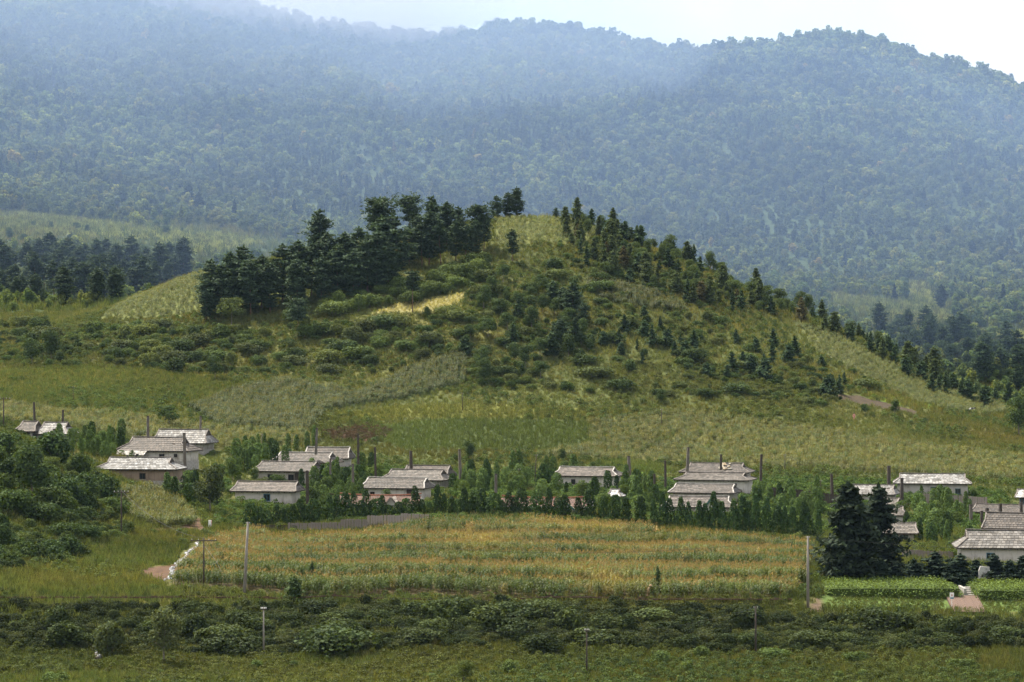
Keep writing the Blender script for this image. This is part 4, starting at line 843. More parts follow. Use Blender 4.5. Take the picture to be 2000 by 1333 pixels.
H['L'] = house(1826, 972, 166, 945, 124, 926, 'house with a bright white slab roof and two dark windows at the right', M_WALLG, (0.28, 0.276, 0.274), wins=[(0.05, 0.52, 1.2, 1.1), (0.72, 0.45, 0.9, 0.95)], wmat=M_GREENP)
H['M1'] = house(1705, 985, 122, 966, 90, 948, 'pale crooked roof showing just above the big spruces', M_WALLG, PALE, bare=0.04)
H['M2'] = house(1742, 1008, 72, 990, 38, 974, 'small brown roof right of the spruces, upper of two', M_WALLG, MID_)
H['M3'] = house(1748, 1030, 76, 1007, 40, 991, 'small brown roof right of the spruces, lower of two, with a pale wall', M_WALL, GREY, wins=[(0.4, 0.5, 0.6, 0.6)], wmat=M_WOODD)
H['M4'] = house(1765, 1062, 88, 1042, 66, 1023, 'low shed with a brown roof behind the board fence right of the spruces', M_WALLG, MID_)
H['N1'] = house(1970, 1015, 140, 1001, 130, 988, 'long weathered roof at the right edge, rear of three', M_WALLG, GREY)
H['N2'] = house(1990, 1050, 140, 1033, 130, 1003, 'grey roof with a newer pale corner at the right edge, middle of three', M_WALLG, GREY, bare=0.02)
H['N3'] = house(1985, 1105, 240, 1071, 176, 1038, 'large white house with a pale slab roof at the right edge, front of three', M_WALL, (0.155, 0.145, 0.136), depth=7.5, yaw=-8)
H['N0'] = house(2012, 990, 62, 972, 50, 957, 'white roofed hut with a dark doorway at the extreme right edge', M_WALL, (0.52, 0.515, 0.51), doors=[(-0.5, 0.9, M_WOODD)])
H['S'] = house(1202, 982, 32, 970, 16, 960, 'tiny white roofed shed among the vines right of the white house', M_WALL, (0.62, 0.62, 0.62), depth=2.6, nm='shed')
H['R1'] = house(742, 1000, 172, 985, 160, 968, 'low house with a long red tiled roof and a white gabled porch', M_WALL, (0.13, 0.06, 0.038), M_TERRA, style='gable', depth=5.4, yaw=-6)
H['R2'] = house(1068, 1002, 188, 989, 180, 973, 'low house with a red tiled roof half hidden by vine columns', M_WALL, (0.14, 0.072, 0.053), M_TERRA, style='gable', depth=5.4, yaw=-7)

def porch(hk, fx, w, out, label_trim, roofc, trim, he_f=1.0, win=True):
    """front gable wing of a house, a part of it"""
    o = H[hk]; hx, hy, he, hr = o['half']; x = fx * hx; y0 = -hy - out; top = he + (hr - he) * 0.9
    b = MB(); hw = w / 2; wt = he - 0.1
    b.add([(x - hw, y0, -1), (x + hw, y0, -1), (x + hw, y0, wt), (x, y0, top), (x - hw, y0, wt), (x - hw, 0, -1), (x + hw, 0, -1), (x + hw, 0, wt), (x, 0, top), (x - hw, 0, wt)], [(0, 1, 2, 3, 4), (1, 6, 7, 2), (5, 0, 4, 9)])
    po = b.build('porch', M_WALL, o); t = MB(); ov = 0.35
    sl = (top - wt) / hw
    for sx in (-1, 1):
        e0 = (x + sx * (hw + ov), y0 - 0.4, wt - sl * ov); e1 = (x + sx * (hw + ov), 0, wt - sl * ov); k0 = (x, y0 - 0.4, top + 0.08); k1 = (x, 0, top + 0.08)
        if sx < 0: slope_tiles(t, e1, e0, k0, k1, 4, 0.4)
        else: slope_tiles(t, e0, e1, k1, k0, 4, 0.4)
    to = t.build('porch_tiles', M_TILE, po); tint(to, roofc); to['kind'] = 'stuff'
    g_ = MB()
    for sx in (-1, 1): g_.beam((x + sx * (hw + ov), y0 - 0.42, wt - sl * ov - 0.05), (x, y0 - 0.42, top + 0.05), 0.08, 0.28)
    g_.build('bargeboard', trim, po)
    if win:
        f = MB(); ww, wh, wz = 0.65, 0.95, wt * 0.55
        for (cx, cz, sx_, sz_) in [(x - ww / 2, wz, 0.09, wh), (x + ww / 2, wz, 0.09, wh), (x, wz - wh / 2, ww, 0.09), (x, wz + wh / 2, ww, 0.09)]: f.box((cx, y0 - 0.03, cz), (sx_, 0.1, sz_))
        f.build('window_frame', M_WOODD, po); g2 = MB(); g2.box((x, y0 - 0.012, wz), (ww - 0.08, 0.02, wh - 0.08)); g2.build('window_pane', M_GLASS, po)
porch('R1', 0.36, 2.3, 1.0, '', (0.38, 0.33, 0.28), M_WOODG)
porch('R2', 0.42, 3.0, 0.8, '', (0.30, 0.24, 0.16), M_GREENP, win=False)
porch('K4', 0.36, 2.4, 1.2, '', (0.42, 0.38, 0.35), M_GREENP)
# lean-to roof in front of house C
o = H['C']; hx, hy, he, hr = o['half']; t = MB(); slope_tiles(t, (-hx - 0.4, -hy - 1.6, he - 0.75), (-hx * 0.1, -hy - 1.6, he - 0.75), (-hx * 0.1, -hy + 0.2, he + 0.06), (-hx - 0.4, -hy + 0.2, he + 0.06), 4, 0.5, bare=0.03)
to = t.build('lean_to_tiles', M_TILE, o); tint(to, (0.5, 0.48, 0.46)); to['kind'] = 'stuff'
ps = MB()
for k in range(7):
    ps = MB(); ps.beam((-hx - 0.3 + k * (hx * 0.85) / 6, -hy - 1.5, he - 0.9), (-hx - 0.3 + k * (hx * 0.85) / 6, -hy - 1.5, -0.5), 0.1, 0.1); ps.build('post', M_WOODD, o)
pass
# pumpkins drying on roof K1
o = H['K1']; hx, hy, he, hr = o['half']
m = MB()
for k in range(26):
    gx = 0.1 * hx + rnd.random() * 2.4; f = rnd.uniform(0.25, 0.95); gy = -hy * (1 - f); gz = he + (hr - he) * f + 0.22; rr_ = rnd.uniform(0.16, 0.26)
    po_ = MB(); N_ = 8
    rings = [[(gx + rr_ * math.sin(th) * math.cos(q * 6.283 / N_), gy + rr_ * math.sin(th) * math.sin(q * 6.283 / N_), gz + 0.72 * rr_ * math.cos(th)) for q in range(N_)] for th in (0.25, 0.9, 1.57, 2.3, 2.95)]
    po_.add([v for r_ in rings for v in r_], [(a * N_ + q, (a + 1) * N_ + q, (a + 1) * N_ + (q + 1) % N_, a * N_ + (q + 1) % N_) for a in range(4) for q in range(N_)] + [tuple(range(N_ - 1, -1, -1)), tuple(4 * N_ + q for q in range(N_))])
    ob = po_.build('pumpkin', M_PUMP[k % 2], None, True); ob.matrix_world = Matrix.Translation(o.location) @ Matrix.Rotation(o.rotation_euler.z, 4, 'Z')
    tag(ob, 'pale pumpkin drying on the topmost stacked roof right of centre', 'pumpkin', 'pumpkins on the roof')

# ------------------------------------------------------------------ individual trees
print('trees')
ONAMES = {}
def tree(name, proto, loc, s, col, label, cat, group=None, rz=None, zs=1.0, parts=True):
    crown, trunk = proto
    o = empty(name, loc, rnd.random() * 6.28 if rz is None else rz); o.scale = (s, s, s * zs)
    tr = link(bpy.data.objects.new('trunk', trunk), o); c = link(bpy.data.objects.new('crown', crown), o); tint(c, col)
    return tag(o, label, cat, group)
def tree_px(name, protos, ph, px, by, ty, col, label, cat, group=None, zs=1.0, d0=300, d1=1650, v=None):
    """a tree whose foot stands on the ground seen at (px, by) and whose tip reaches row ty; ph = prototype height"""
    g = ground_at(px, by, d0, d1); hh = (by - ty) / F * g.y; k = rnd.randrange(len(protos)) if v is None else v
    j = 0.85 + 0.3 * rnd.random()
    return tree(name, protos[k], g - Vector((0, 0, 0.15)), hh / ph / zs, (col[0] * j, col[1] * j, col[2] * j), label, cat, group, zs=zs)
def hgt(protos): return 1
DP = (0.040, 0.062, 0.034)      # dark pine needles
GP = 'pines crowning the hill'
# clump at the left foot of the pine wood
for (px, by, ty) in [(412, 612, 508), (432, 622, 518), (450, 608, 494), (474, 600, 482), (490, 618, 505), (510, 605, 500), (528, 612, 512), (402, 628, 545)]:
    tree_px('pine_tree', PINE, 15, px, by, ty, DP, 'dark pine in the left clump beside the grassy shoulder of the hill', 'pine', 'left pine clump on the hill', v=rnd.choice([0, 1, 2]))
for (px, by, ty) in [(552, 590, 478), (580, 585, 470), (582, 605, 505), (608, 580, 474), (642, 570, 455), (660, 585, 480), (672, 565, 455), (700, 560, 445), (718, 575, 462), (748, 558, 424), (768, 552, 422), (735, 572, 452), (628, 598, 500), (690, 585, 490), (758, 570, 470)]:
    tree_px('pine_tree', PINE, 15, px, by, ty, DP, 'dark pine in the middle wood on the left slope of the hill', 'pine', 'middle pine wood on the hill', v=rnd.choice([0, 1, 2]))
for (px, by, ty) in [(800, 520, 440), (825, 525, 435), (838, 520, 412), (848, 480, 384), (872, 485, 396), (897, 488, 405), (890, 512, 432), (908, 508, 437), (862, 520, 430), (928, 500, 430), (945, 492, 420), (815, 500, 420)]:
    tree_px('pine_tree', PINE, 15, px, by, ty, DP, 'dark pine in the right part of the wood below the hilltop cornfield', 'pine', 'right pine wood on the hill', v=rnd.choice([0, 1, 3]))
tree_px('pine_tree', PINE, 15, 621, 545, 412, DP, 'tall ragged pine rising alone above the middle of the hill wood', 'pine', v=3)
tree_px('pine_tree', UMB, 12, 742, 506, 390, DP, 'tallest round headed pine above the middle wood', 'pine', v=0)
tree_px('pine_tree', UMB, 12, 800, 474, 385, DP, 'round headed pine with a long bare trunk left of the hilltop', 'pine', v=0)
tree_px('pine_tree', UMB, 12, 936, 488, 404, DP, 'broad pine with two visible stems next to the hilltop cornfield', 'pine', v=0)
tree_px('pine_tree', PINE, 15, 1010, 428, 364, DP, 'tallest pine of the trio standing on the very top of the hill', 'pine', v=1)
tree_px('pine_tree', PINE, 15, 992, 429, 374, DP, 'middle pine of the trio on the very top of the hill', 'pine', v=2)
tree_px('pine_tree', PINE, 15, 969, 430, 380, DP, 'left and lowest pine of the trio on the very top of the hill', 'pine', v=2)
tree_px('pine_tree', PINE, 15, 1001, 514, 448, DP, 'solitary pine on the bare grass just below the hilltop', 'pine', v=3)
tree_px('pine_tree', UMB, 12, 806, 612, 532, DP, 'thin pine with a bare trunk standing before the pale grain patch', 'pine', v=1)
tree_px('pine_tree', UMB, 12, 582, 662, 584, DP, 'crooked flat topped pine in the scrub below the wood', 'pine', v=0)
tree_px('small_tree', BROAD, 7, 452, 640, 584, (0.075, 0.1, 0.035), 'light green round tree in front of the left pine clump', 'tree', v=2)
tree_px('pine_tree', PINE, 15, 1086, 428, 402, DP, 'small dark conifer on the skyline right of the hilltop cornfield', 'conifer', v=2)

def scatter_trees(n, poly, lo, hi, fn, seed, mind):
    rr = random.Random(seed); pts = []; xs = [p[0] for p in poly]; ys = [p[1] for p in poly]; tries = 0
    while len(pts) < n and tries < n * 60:
        tries += 1; px, py = rr.uniform(min(xs), max(xs)), rr.uniform(min(ys), max(ys))
        if not inside(poly, np.array([px]), np.array([py]))[0]: continue
        if any((px - a) ** 2 + ((py - b) * 1.8) ** 2 < mind ** 2 for a, b in pts): continue
        pts.append((px, py))
    for px, py in sorted(pts, key=lambda p: p[1]): fn(px, py, rr)

# right flank of the hill: young conifers and larches in a belt along the skyline
BELT = [(1085, 432), (1130, 428), (1215, 455), (1400, 535), (1500, 580), (1600, 622), (1700, 668), (1800, 716), (1960, 790), (1900, 788), (1760, 722), (1640, 660), (1520, 622), (1400, 605), (1280, 575), (1150, 530), (1110, 470)]
def f_belt(px, py, rr):
    q = rr.random(); hp = rr.uniform(22, 52)
    if q < 0.25: tree_px('young_conifer', YOUNG, 6, px, py, py - hp * 0.85, (0.042, 0.068, 0.03), 'young dark conifer in the belt down the right flank of the hill', 'conifer', 'young conifers on the right flank of the hill')
    elif q < 0.68:
        br = rr.random() < 0.10
        tree_px('larch_tree', LARCH, 8, px, py, py - hp, (0.085, 0.078, 0.036) if br else (0.062, 0.085, 0.034), 'feathery %s larch in the belt down the right flank of the hill' % ('brownish' if br else 'green'), 'larch', 'brownish larches on the right flank' if br else 'green larches on the right flank')
    else: tree_px('small_tree', BROAD, 8, px, py, py - hp * 0.8, (0.055, 0.08, 0.028), 'small broadleaf tree among the conifers on the right flank of the hill', 'tree', 'broadleaf trees on the right flank')
scatter_trees(150, BELT, 0, 0, f_belt, 71, 12)
CENT = [(935, 590), (985, 548), (1060, 560), (1130, 575), (1160, 620), (1155, 700), (1120, 740), (1000, 745), (930, 735), (900, 690), (930, 640)]
def f_cent(px, py, rr):
    hp = rr.uniform(28, 62)
    if rr.random() < 0.4: tree_px('young_conifer', YOUNG, 6, px, py, py - hp, (0.040, 0.064, 0.030), 'young conifer in the thicket on the front face of the hill', 'conifer', 'conifers in the thicket on the hill front')
    else: tree_px('small_tree', BROAD, 8, px, py, py - hp * 0.75, (0.045, 0.07, 0.026), 'dark bushy tree in the thicket on the hill front', 'tree', 'bushy trees in the thicket on the hill front')
scatter_trees(46, CENT, 0, 0, f_cent, 72, 17)
for (px, by, ty, v) in [(1118, 625, 552, 2), (1098, 610, 560, 0), (1095, 680, 622, 2), (1140, 640, 590, 0)]:
    tree_px('pine_tree', PINE, 15, px, by, ty, DP, 'stout dark pine at the right edge of the front thicket', 'pine', 'stout pines of the front thicket', v=v)
MID = [(1170, 610), (1310, 620), (1450, 650), (1600, 700), (1720, 760), (1640, 780), (1400, 740), (1230, 712), (1160, 690)]
def f_mid(px, py, rr): tree_px('young_conifer', YOUNG, 6, px, py, py - rr.uniform(22, 44), (0.040, 0.066, 0.032), 'small young conifer scattered over the grassy right half of the hill', 'conifer', 'scattered young conifers on the hill')
scatter_trees(34, MID, 0, 0, f_mid, 73, 22)
LOW = [(1540, 650), (1640, 670), (1900, 790), (1990, 830), (1900, 790), (1700, 700)]
for px, by in [(1660, 668), (1700, 690), (1745, 712), (1770, 735), (1800, 745), (1818, 770), (1832, 768), (1848, 774), (1860, 765), (1875, 780), (1890, 785), (1905, 778), (1925, 795), (1945, 790), (1968, 792), (1985, 800)]:
    tree_px('young_conifer', YOUNG, 6, px, by, by - rnd.uniform(28, 50), (0.045, 0.072, 0.032), 'young conifer at the right foot of the hill above the corn strip', 'conifer', 'conifers at the right foot of the hill')
for k_, (px, by, ty, lb) in enumerate([(1990, 852, 775, 'dark leafy tree at the right edge of the picture below the hill'), (1748, 812, 782, 'round dark bushy tree beside bare soil on the lower right slope'), (1690, 812, 787, 'small round tree with a leaning stem on the lower right slope')]):
    tree_px('leafy_tree', BROAD, 8, px, by, ty, (0.045, 0.072, 0.024), lb, 'tree', v=k_ % 3)
for (px, by, ty, lb) in [(330, 838, 792, 'dark umbrella shaped tree behind the pale roofed house'), (917, 897, 864, 'dark round bush alone on the slope above the village centre'), (1098, 902, 878, 'small dark bush on the slope above the white village house'), (1292, 790, 763, 'low dark bush at the foot of the hill front'), (945, 750, 706, 'dark bushy conifer shaped tree at the lower left of the front thicket'), (100, 705, 650, 'round grey green tree at the left edge of the hill meadow'), (62, 712, 665, 'dark round tree left of the grey green tree in the hill meadow'), (420, 742, 698, 'small dark conifer shaped bush in the scrub on the lower left slope')]:
    tree_px('bushy_tree', BROAD, 7.5, px, by, ty, (0.042, 0.066, 0.025), lb, 'tree', v=2 if 'umbrella' in lb else 0)

# dark pine wood and trees in the valleys on both sides
VL = [(-60, 596), (-60, 560), (100, 560), (250, 560), (360, 548), (330, 568), (250, 590), (210, 602)]
VL2 = [(-60, 530), (120, 532), (370, 530), (360, 548), (200, 558), (-60, 556)]
def f_vl(px, py, rr): tree_px('pine_tree', PINE, 15, px, py, py - rr.uniform(52, 82), (0.038, 0.058, 0.032), 'pine in the dark wood in the valley left of the hill', 'pine', 'valley pine wood left of the hill', d0=770)
scatter_trees(44, VL, 0, 0, f_vl, 74, 17); scatter_trees(26, VL2, 0, 0, f_vl, 75, 18)
VR = [(1690, 668), (1760, 650), (1900, 680), (2060, 700), (2060, 778), (1960, 765), (1850, 720), (1750, 690)]
def f_vr(px, py, rr): tree_px('valley_tree', BROAD if rr.random() < 0.6 else PINE, 11, px, py, py - rr.uniform(36, 58), (0.036, 0.058, 0.028), 'dark tree in the wood in the valley right of the hill', 'tree', 'valley wood right of the hill', d0=800)
scatter_trees(75, VR, 0, 0, f_vr, 76, 15)
for px, by, h_ in [(70, 500, 30), (80, 503, 34), (38, 508, 22), (100, 490, 24), (285, 508, 26), (328, 512, 28), (343, 508, 30), (138, 475, 18), (100, 448, 14), (65, 444, 12), (150, 452, 18), (170, 456, 16), (322, 462, 22), (355, 455, 10), (20, 470, 24), (45, 478, 22)]:
    tree_px('valley_tree', BROAD, 7.5, px, by, by - h_, (0.045, 0.07, 0.03), 'single tree among the pale fields in the left valley', 'tree', 'trees among the left valley fields', d0=800)
# darker conifers that stand out of the mountain wood (too small to show their stems)
MC = [(264, 322, 26), (315, 345, 24), (376, 335, 34), (367, 398, 38), (388, 420, 42), (458, 432, 40), (490, 238, 28), (434, 292, 30), (539, 375, 30), (574, 425, 34), (340, 232, 24), (841, 305, 28), (870, 262, 26), (1216, 392, 36), (1258, 376, 32), (985, 232, 26), (1153, 286, 28), (936, 408, 24), (1608, 402, 36), (1804, 404, 36), (1559, 360, 30), (1471, 345, 34), (1888, 388, 32), (1356, 345, 34), (1839, 604, 46), (1960, 598, 42), (1747, 590, 34), (1700, 470, 26), (1420, 440, 28), (700, 330, 24), (620, 280, 22), (1100, 340, 26), (1900, 500, 30), (1650, 520, 30)]
dark_far = [make_conifer(9, pine_prof(2.6), 0.8, 6, 3, 5, 0.7, 0.05, 0.3), make_conifer(9, cone_prof(2.2), 0.7, 6, 3, 5, 0.65, 0.05, 0.1)]
for px, by, h_ in MC:
    tree_px('mountain_conifer', dark_far, 9, px, by, by - h_, (0.028, 0.044, 0.028), 'dark conifer standing out of the paler mountain forest', 'conifer', 'dark conifers in the mountain forest', d0=900)

# ------------------------------------------------------------------ individual shrubs
print('shrubs')
def shrub_px(px, by, h_px, col, label, group=None, d0=300, d1=1650, wide=1.0, v=None, name='shrub'):
    g = ground_at(px, by, d0, d1); s = h_px / F * g.y / 2.3; k = rnd.randrange(4) if v is None else v; j = 0.8 + 0.4 * rnd.random()
    o = link(bpy.data.objects.new(name, SHRUB[k])); o.location = g - Vector((0, 0, 0.1)); o.rotation_euler = (0, 0, rnd.random() * 6.28); o.scale = (s * wide, s * wide, s)
    tint(o, (col[0] * j, col[1] * j, col[2] * j)); return tag(o, label, 'shrub', group)
HS1 = [(30, 640), (300, 640), (420, 655), (640, 640), (900, 612), (905, 690), (800, 715), (640, 735), (420, 735), (200, 720), (60, 705)]
def f_s1(px, py, rr): shrub_px(px, py, rr.uniform(14, 34), rr.choice([(0.06, 0.088, 0.028), (0.045, 0.068, 0.026), (0.08, 0.10, 0.032), (0.055, 0.07, 0.03)]), 'round shrub in the scrub across the lower left slope of the hill', 'shrubs on the lower left slope', wide=rr.uniform(0.75, 1.5))
scatter_trees(100, HS1, 0, 0, f_s1, 81, 15)
HS2 = [(820, 560), (940, 505), (955, 540), (900, 570), (830, 590), (770, 600), (640, 620), (560, 640), (640, 600), (760, 560)]
def f_s2(px, py, rr): shrub_px(px, py, rr.uniform(16, 36), rr.choice([(0.085, 0.115, 0.035), (0.07, 0.10, 0.03), (0.06, 0.085, 0.028)]), 'bright green shrub on the sunny slope below the pine wood', 'shrubs below the pine wood', wide=rr.uniform(0.9, 1.4))
scatter_trees(34, HS2, 0, 0, f_s2, 82, 15)
HS3 = [(900, 540), (1100, 500), (1300, 580), (1600, 700), (1760, 800), (1500, 790), (1200, 760), (920, 745)]
def f_s3(px, py, rr): shrub_px(px, py, rr.uniform(10, 26), rr.choice([(0.05, 0.076, 0.026), (0.042, 0.064, 0.024), (0.065, 0.085, 0.03)]), 'low shrub on the front and right slopes of the hill', 'shrubs on the front and right slopes', wide=rr.uniform(1.0, 1.8))
scatter_trees(62, HS3, 0, 0, f_s3, 83, 17)
KN = [(-20, 860), (60, 880), (150, 930), (235, 1000), (230, 1050), (120, 1100), (-20, 1120)]
def f_s4(px, py, rr): shrub_px(px, py, rr.uniform(28, 58), rr.choice([(0.038, 0.062, 0.02), (0.05, 0.078, 0.022), (0.032, 0.054, 0.02)]), 'big dark bush on the knoll at the left edge', 'bushes on the left knoll', wide=rr.uniform(0.9, 1.3))
scatter_trees(34, KN, 0, 0, f_s4, 84, 24)
BK = [(-20, 1205), (480, 1205), (1000, 1200), (1420, 1215), (1990, 1232), (1990, 1268), (1400, 1275), (800, 1280), (400, 1290), (-20, 1270)]
def f_s5(px, py, rr): shrub_px(px, py, rr.uniform(26, 52), rr.choice([(0.036, 0.052, 0.018), (0.05, 0.068, 0.025), (0.030, 0.044, 0.017)]), 'bush in the dark thicket on the bank across the foreground', 'bushes on the foreground bank', wide=rr.uniform(1.0, 1.7))
scatter_trees(50, BK, 0, 0, f_s5, 85, 26)
FG = [(-20, 1290), (700, 1285), (1300, 1280), (2000, 1275), (2000, 1345), (-20, 1345)]
def f_s6(px, py, rr): shrub_px(px, py, rr.uniform(14, 30), rr.choice([(0.06, 0.09, 0.026), (0.07, 0.10, 0.03)]), 'small bush in the grassy meadow along the bottom of the picture', 'bushes in the bottom meadow', wide=rr.uniform(1.0, 1.6))
scatter_trees(18, FG, 0, 0, f_s6, 86, 40)
tree_px('willow_tree', BROAD, 8, 320, 1303, 1192, (0.085, 0.105, 0.045), 'grey green willow tree standing in the lower left meadow', 'tree', v=1)
tree_px('willow_tree', BROAD, 7.5, 410, 1004, 918, (0.038, 0.052, 0.022), 'big round willow beside the lane left of the long white house', 'tree', v=0)
tree_px('bushy_tree', BROAD, 7.5, 62, 985, 878, (0.040, 0.064, 0.024), 'tall feathery dark tree on the left knoll', 'tree', v=1)
tree_px('leafy_tree', BROAD, 7.5, 905, 1345, 1292, (0.065, 0.085, 0.026), 'small spreading tree at the bottom edge of the meadow', 'tree', v=2)
shrub_px(215, 1283, 62, (0.065, 0.085, 0.036), 'pale leaved bush left of the lower meadow willow', v=2)
shrub_px(660, 1280, 58, (0.04, 0.06, 0.022), 'broad dark bush low on the foreground bank left of centre', wide=1.6, v=3)
for (px, by, ty, lb) in [(611, 1132, 1098, 'small dark conifer standing in the corn field left of centre'), (574, 1180, 1128, 'dark ragged conifer at the front edge of the corn field'), (1283, 1158, 1108, 'feathery bush like conifer in the corn field right of centre'), (880, 1150, 1120, 'thin brownish sapling in the corn field')]:
    tree_px('young_conifer', YOUNG if 'sapling' not in lb else LARCH, 6 if 'sapling' not in lb else 8, px, by, ty, (0.045, 0.07, 0.026) if 'sapling' not in lb else (0.08, 0.08, 0.04), lb, 'conifer' if 'sapling' not in lb else 'sapling')

# the two big spruces and young spruces by the memorial
tree_px('spruce_tree', SPRUCE, 12, 1652, 1138, 942, (0.025, 0.037, 0.022), 'tall blackish spruce with a bare foot, left of the two beside the memorial path', 'spruce', v=0)
tree_px('spruce_tree', SPRUCE, 12, 1672, 1138, 960, (0.025, 0.037, 0.022), 'slender blackish spruce between its two big neighbours beside the memorial path', 'spruce', v=1)
tree_px('spruce_tree', SPRUCE, 12, 1716, 1128, 948, (0.025, 0.037, 0.022), 'tall blackish spruce on the right of the big spruces beside the memorial path', 'spruce', v=0)
for (px, by, ty) in [(1722, 1142, 1092), (1752, 1142, 1096), (1788, 1142, 1090), (1828, 1142, 1076), (1858, 1145, 1088), (1872, 1148, 1080), (1908, 1140, 1092), (1938, 1142, 1080), (1972, 1146, 1092), (1996, 1146, 1084), (1800, 1138, 1098), (1955, 1138, 1100)]:
    tree_px('young_spruce', SPRUCE, 12, px, by, ty, (0.024, 0.038, 0.026), 'young dark spruce in the row behind the clipped hedges', 'spruce', 'young spruces behind the hedges', zs=0.62)

# ------------------------------------------------------------------ bean vines climbing on stakes, the garden columns of the village
print('vines')
def make_vine(h, rx, n, pointed):
    t = R.rand(n) ** 0.9; a = R.rand(n) * 6.283
    w = rx * (np.sqrt(np.clip(1 - ((t - 0.42) / 0.62) ** 2, 0.03, 1)) if not pointed else (0.25 + 0.95 * (1 - t) ** 0.75 * np.clip(t / 0.08, 0.6, 1))) * (0.72 + 0.3 * R.rand(n) + 0.14 * np.sin(a * 3 + t * 19))
    P = np.stack([w * np.cos(a), w * np.sin(a), h * t], 1); d = np.stack([np.cos(a), np.sin(a), 0.35 + 0.9 * t], 1)
    mb = MB(); mb.tube([(0, 0, -0.3), (0.02, 0, h * 0.6), (0.05, 0.02, h * 1.03)], [0.04, 0.035, 0.02], 5, 1)
    return quads_mesh('vine', leaf_quads(P, d, np.full(n, 0.21), jitter=0.6), [M_LEAF, M_WOODD], lv=np.clip(0.3 * R.rand() + 0.7 * R.rand(n), 0, 1), extra=mb)
VINE = [make_vine(3.2, 0.75, 820, False), make_vine(3.0, 0.95, 950, False), make_vine(3.4, 0.65, 800, False), make_vine(2.6, 1.15, 950, False)]
VINEP = [make_vine(3.8, 0.9, 900, True), make_vine(3.8, 1.1, 980, True)]
def vine(px, by, h_px, col, label, group, protos, ph, wide=1.0, d0=380, d1=600):
    g = ground_at(px, by, d0, d1)
    if blocked([g.x], [g.y], 0.3)[0]: return
    s = 1.35 * h_px / F * g.y / ph; o = link(bpy.data.objects.new('bean_vine', rnd.choice(protos))); j = 0.8 + 0.4 * rnd.random()
    o.location = g - Vector((0, 0, 0.1)); o.rotation_euler = (0.05 * rnd.gauss(0, 1), 0.05 * rnd.gauss(0, 1), rnd.random() * 6.28); o.scale = (s * wide, s * wide, s); tint(o, (col[0] * j, col[1] * j, col[2] * j))
    return tag(o, label, 'vine', group)
VG = (0.030, 0.054, 0.016); VL_ = (0.062, 0.10, 0.028)
px = 490
while px < 1010:
    by = np.interp(px, [490, 560, 700, 850, 1010], [1032, 1030, 1020, 1012, 1012]); vine(px, by, rnd.uniform(26, 46), VG, 'dark rounded vine column in the row behind the left cornfield half', 'vine row left of centre', VINE, 3.1, rnd.uniform(0.6, 0.9)); px += rnd.uniform(11, 19)
while px < 1270:
    by = np.interp(px, [1000, 1150, 1270], [1012, 1020, 1030]); vine(px, by, rnd.uniform(32, 48), VG, 'stout rounded vine column in the row before the red tiled house', 'vine row before the red house', VINE, 3.1, rnd.uniform(0.7, 0.95)); px += rnd.uniform(17, 28)
while px < 1600:
    by = np.interp(px, [1270, 1400, 1600], [1030, 1040, 1052]); vine(px, by, rnd.uniform(40, 60), (0.032, 0.060, 0.020), 'tall pointed vine column in the row at the right cornfield end', 'pointed vine row at the right', VINEP, 3.8, rnd.uniform(0.6, 0.85)); px += rnd.uniform(12, 21)
for poly, n_, lb, gp, seed, hh in [
    ([(430, 925), (500, 905), (690, 905), (760, 940), (700, 1000), (620, 1000), (600, 960), (450, 940)], 46, 'leafy vine column in the gardens around the three stacked roofs', 'garden vines left of centre', 91, (22, 40)),
    ([(860, 985), (900, 930), (1080, 925), (1230, 950), (1290, 960), (1280, 1020), (1160, 975), (980, 972)], 60, 'leafy vine column in the gardens around the white house at the village centre', 'garden vines at the centre', 92, (20, 40)),
    ([(1460, 970), (1560, 990), (1610, 990), (1600, 1040), (1470, 1035)], 30, 'leafy vine column in the gardens left of the big spruces', 'garden vines left of the spruces', 93, (24, 44)),
    ([(1800, 985), (1900, 990), (1900, 1060), (1810, 1070), (1760, 1060)], 26, 'bright leafy vine column in the garden between the right hand houses', 'garden vines at the right', 94, (24, 46)),
    ([(120, 858), (240, 862), (250, 890), (180, 900), (110, 880)], 26, 'leafy vine column in the garden beside the far left houses', 'garden vines at the far left', 95, (20, 36)),
    ([(420, 905), (480, 890), (560, 880), (640, 870), (560, 890), (500, 900)], 14, 'leafy vine column behind the three stacked roofs', 'garden vines behind the stacked roofs', 97, (22, 34)),
    ([(320, 990), (380, 1000), (380, 945), (330, 950)], 9, 'leafy vine column beside the clay walled house', 'garden vines by the clay house', 96, (30, 44))]:
    def f_v(px, py, rr, lb=lb, gp=gp, hh=hh): vine(px, py, rr.uniform(*hh), rr.choice([VL_, VL_, VG, (0.075, 0.115, 0.034)]), lb, gp, VINE, 3.1, rr.uniform(0.55, 0.95))
    scatter_trees(n_, poly, 0, 0, f_v, seed, 10)

# ------------------------------------------------------------------ chimneys (square stacks that stand beside the houses)
print('street things')
def chimney(px, ty, by, D, label, w=0.48, mat=None, lean=0.0):
    w = rnd.uniform(0.34, 0.5); s = D / F; h = (by - ty) * s + 0.8; o = empty('chimney', ((px - CX) * s, D, CAMZ - (by - CY) * s - 0.8)); o.rotation_euler = (0, lean, 0.3 * rnd.random())
    b = MB(); n = 6
    for k in range(n): b.box((0, 0, h * (k + 0.5) / n), (w * (1.15 - 0.2 * k / n), w * (1.15 - 0.2 * k / n), h / n * 0.999), 0)
    b.build('shaft', M_CHIM if mat is M_POLE else mat, o); c = MB()
    for sx, sy, lx, ly in [(-1, 0, .08, w), (1, 0, .08, w), (0, -1, w - .16, .08), (0, 1, w - .16, .08)]: c.box((sx * (w / 2 - 0.04), sy * (w / 2 - 0.04), h + 0.1), (lx, ly, 0.2))
    c.build('rim', M_WOODD, o); return tag(o, label, 'chimney')
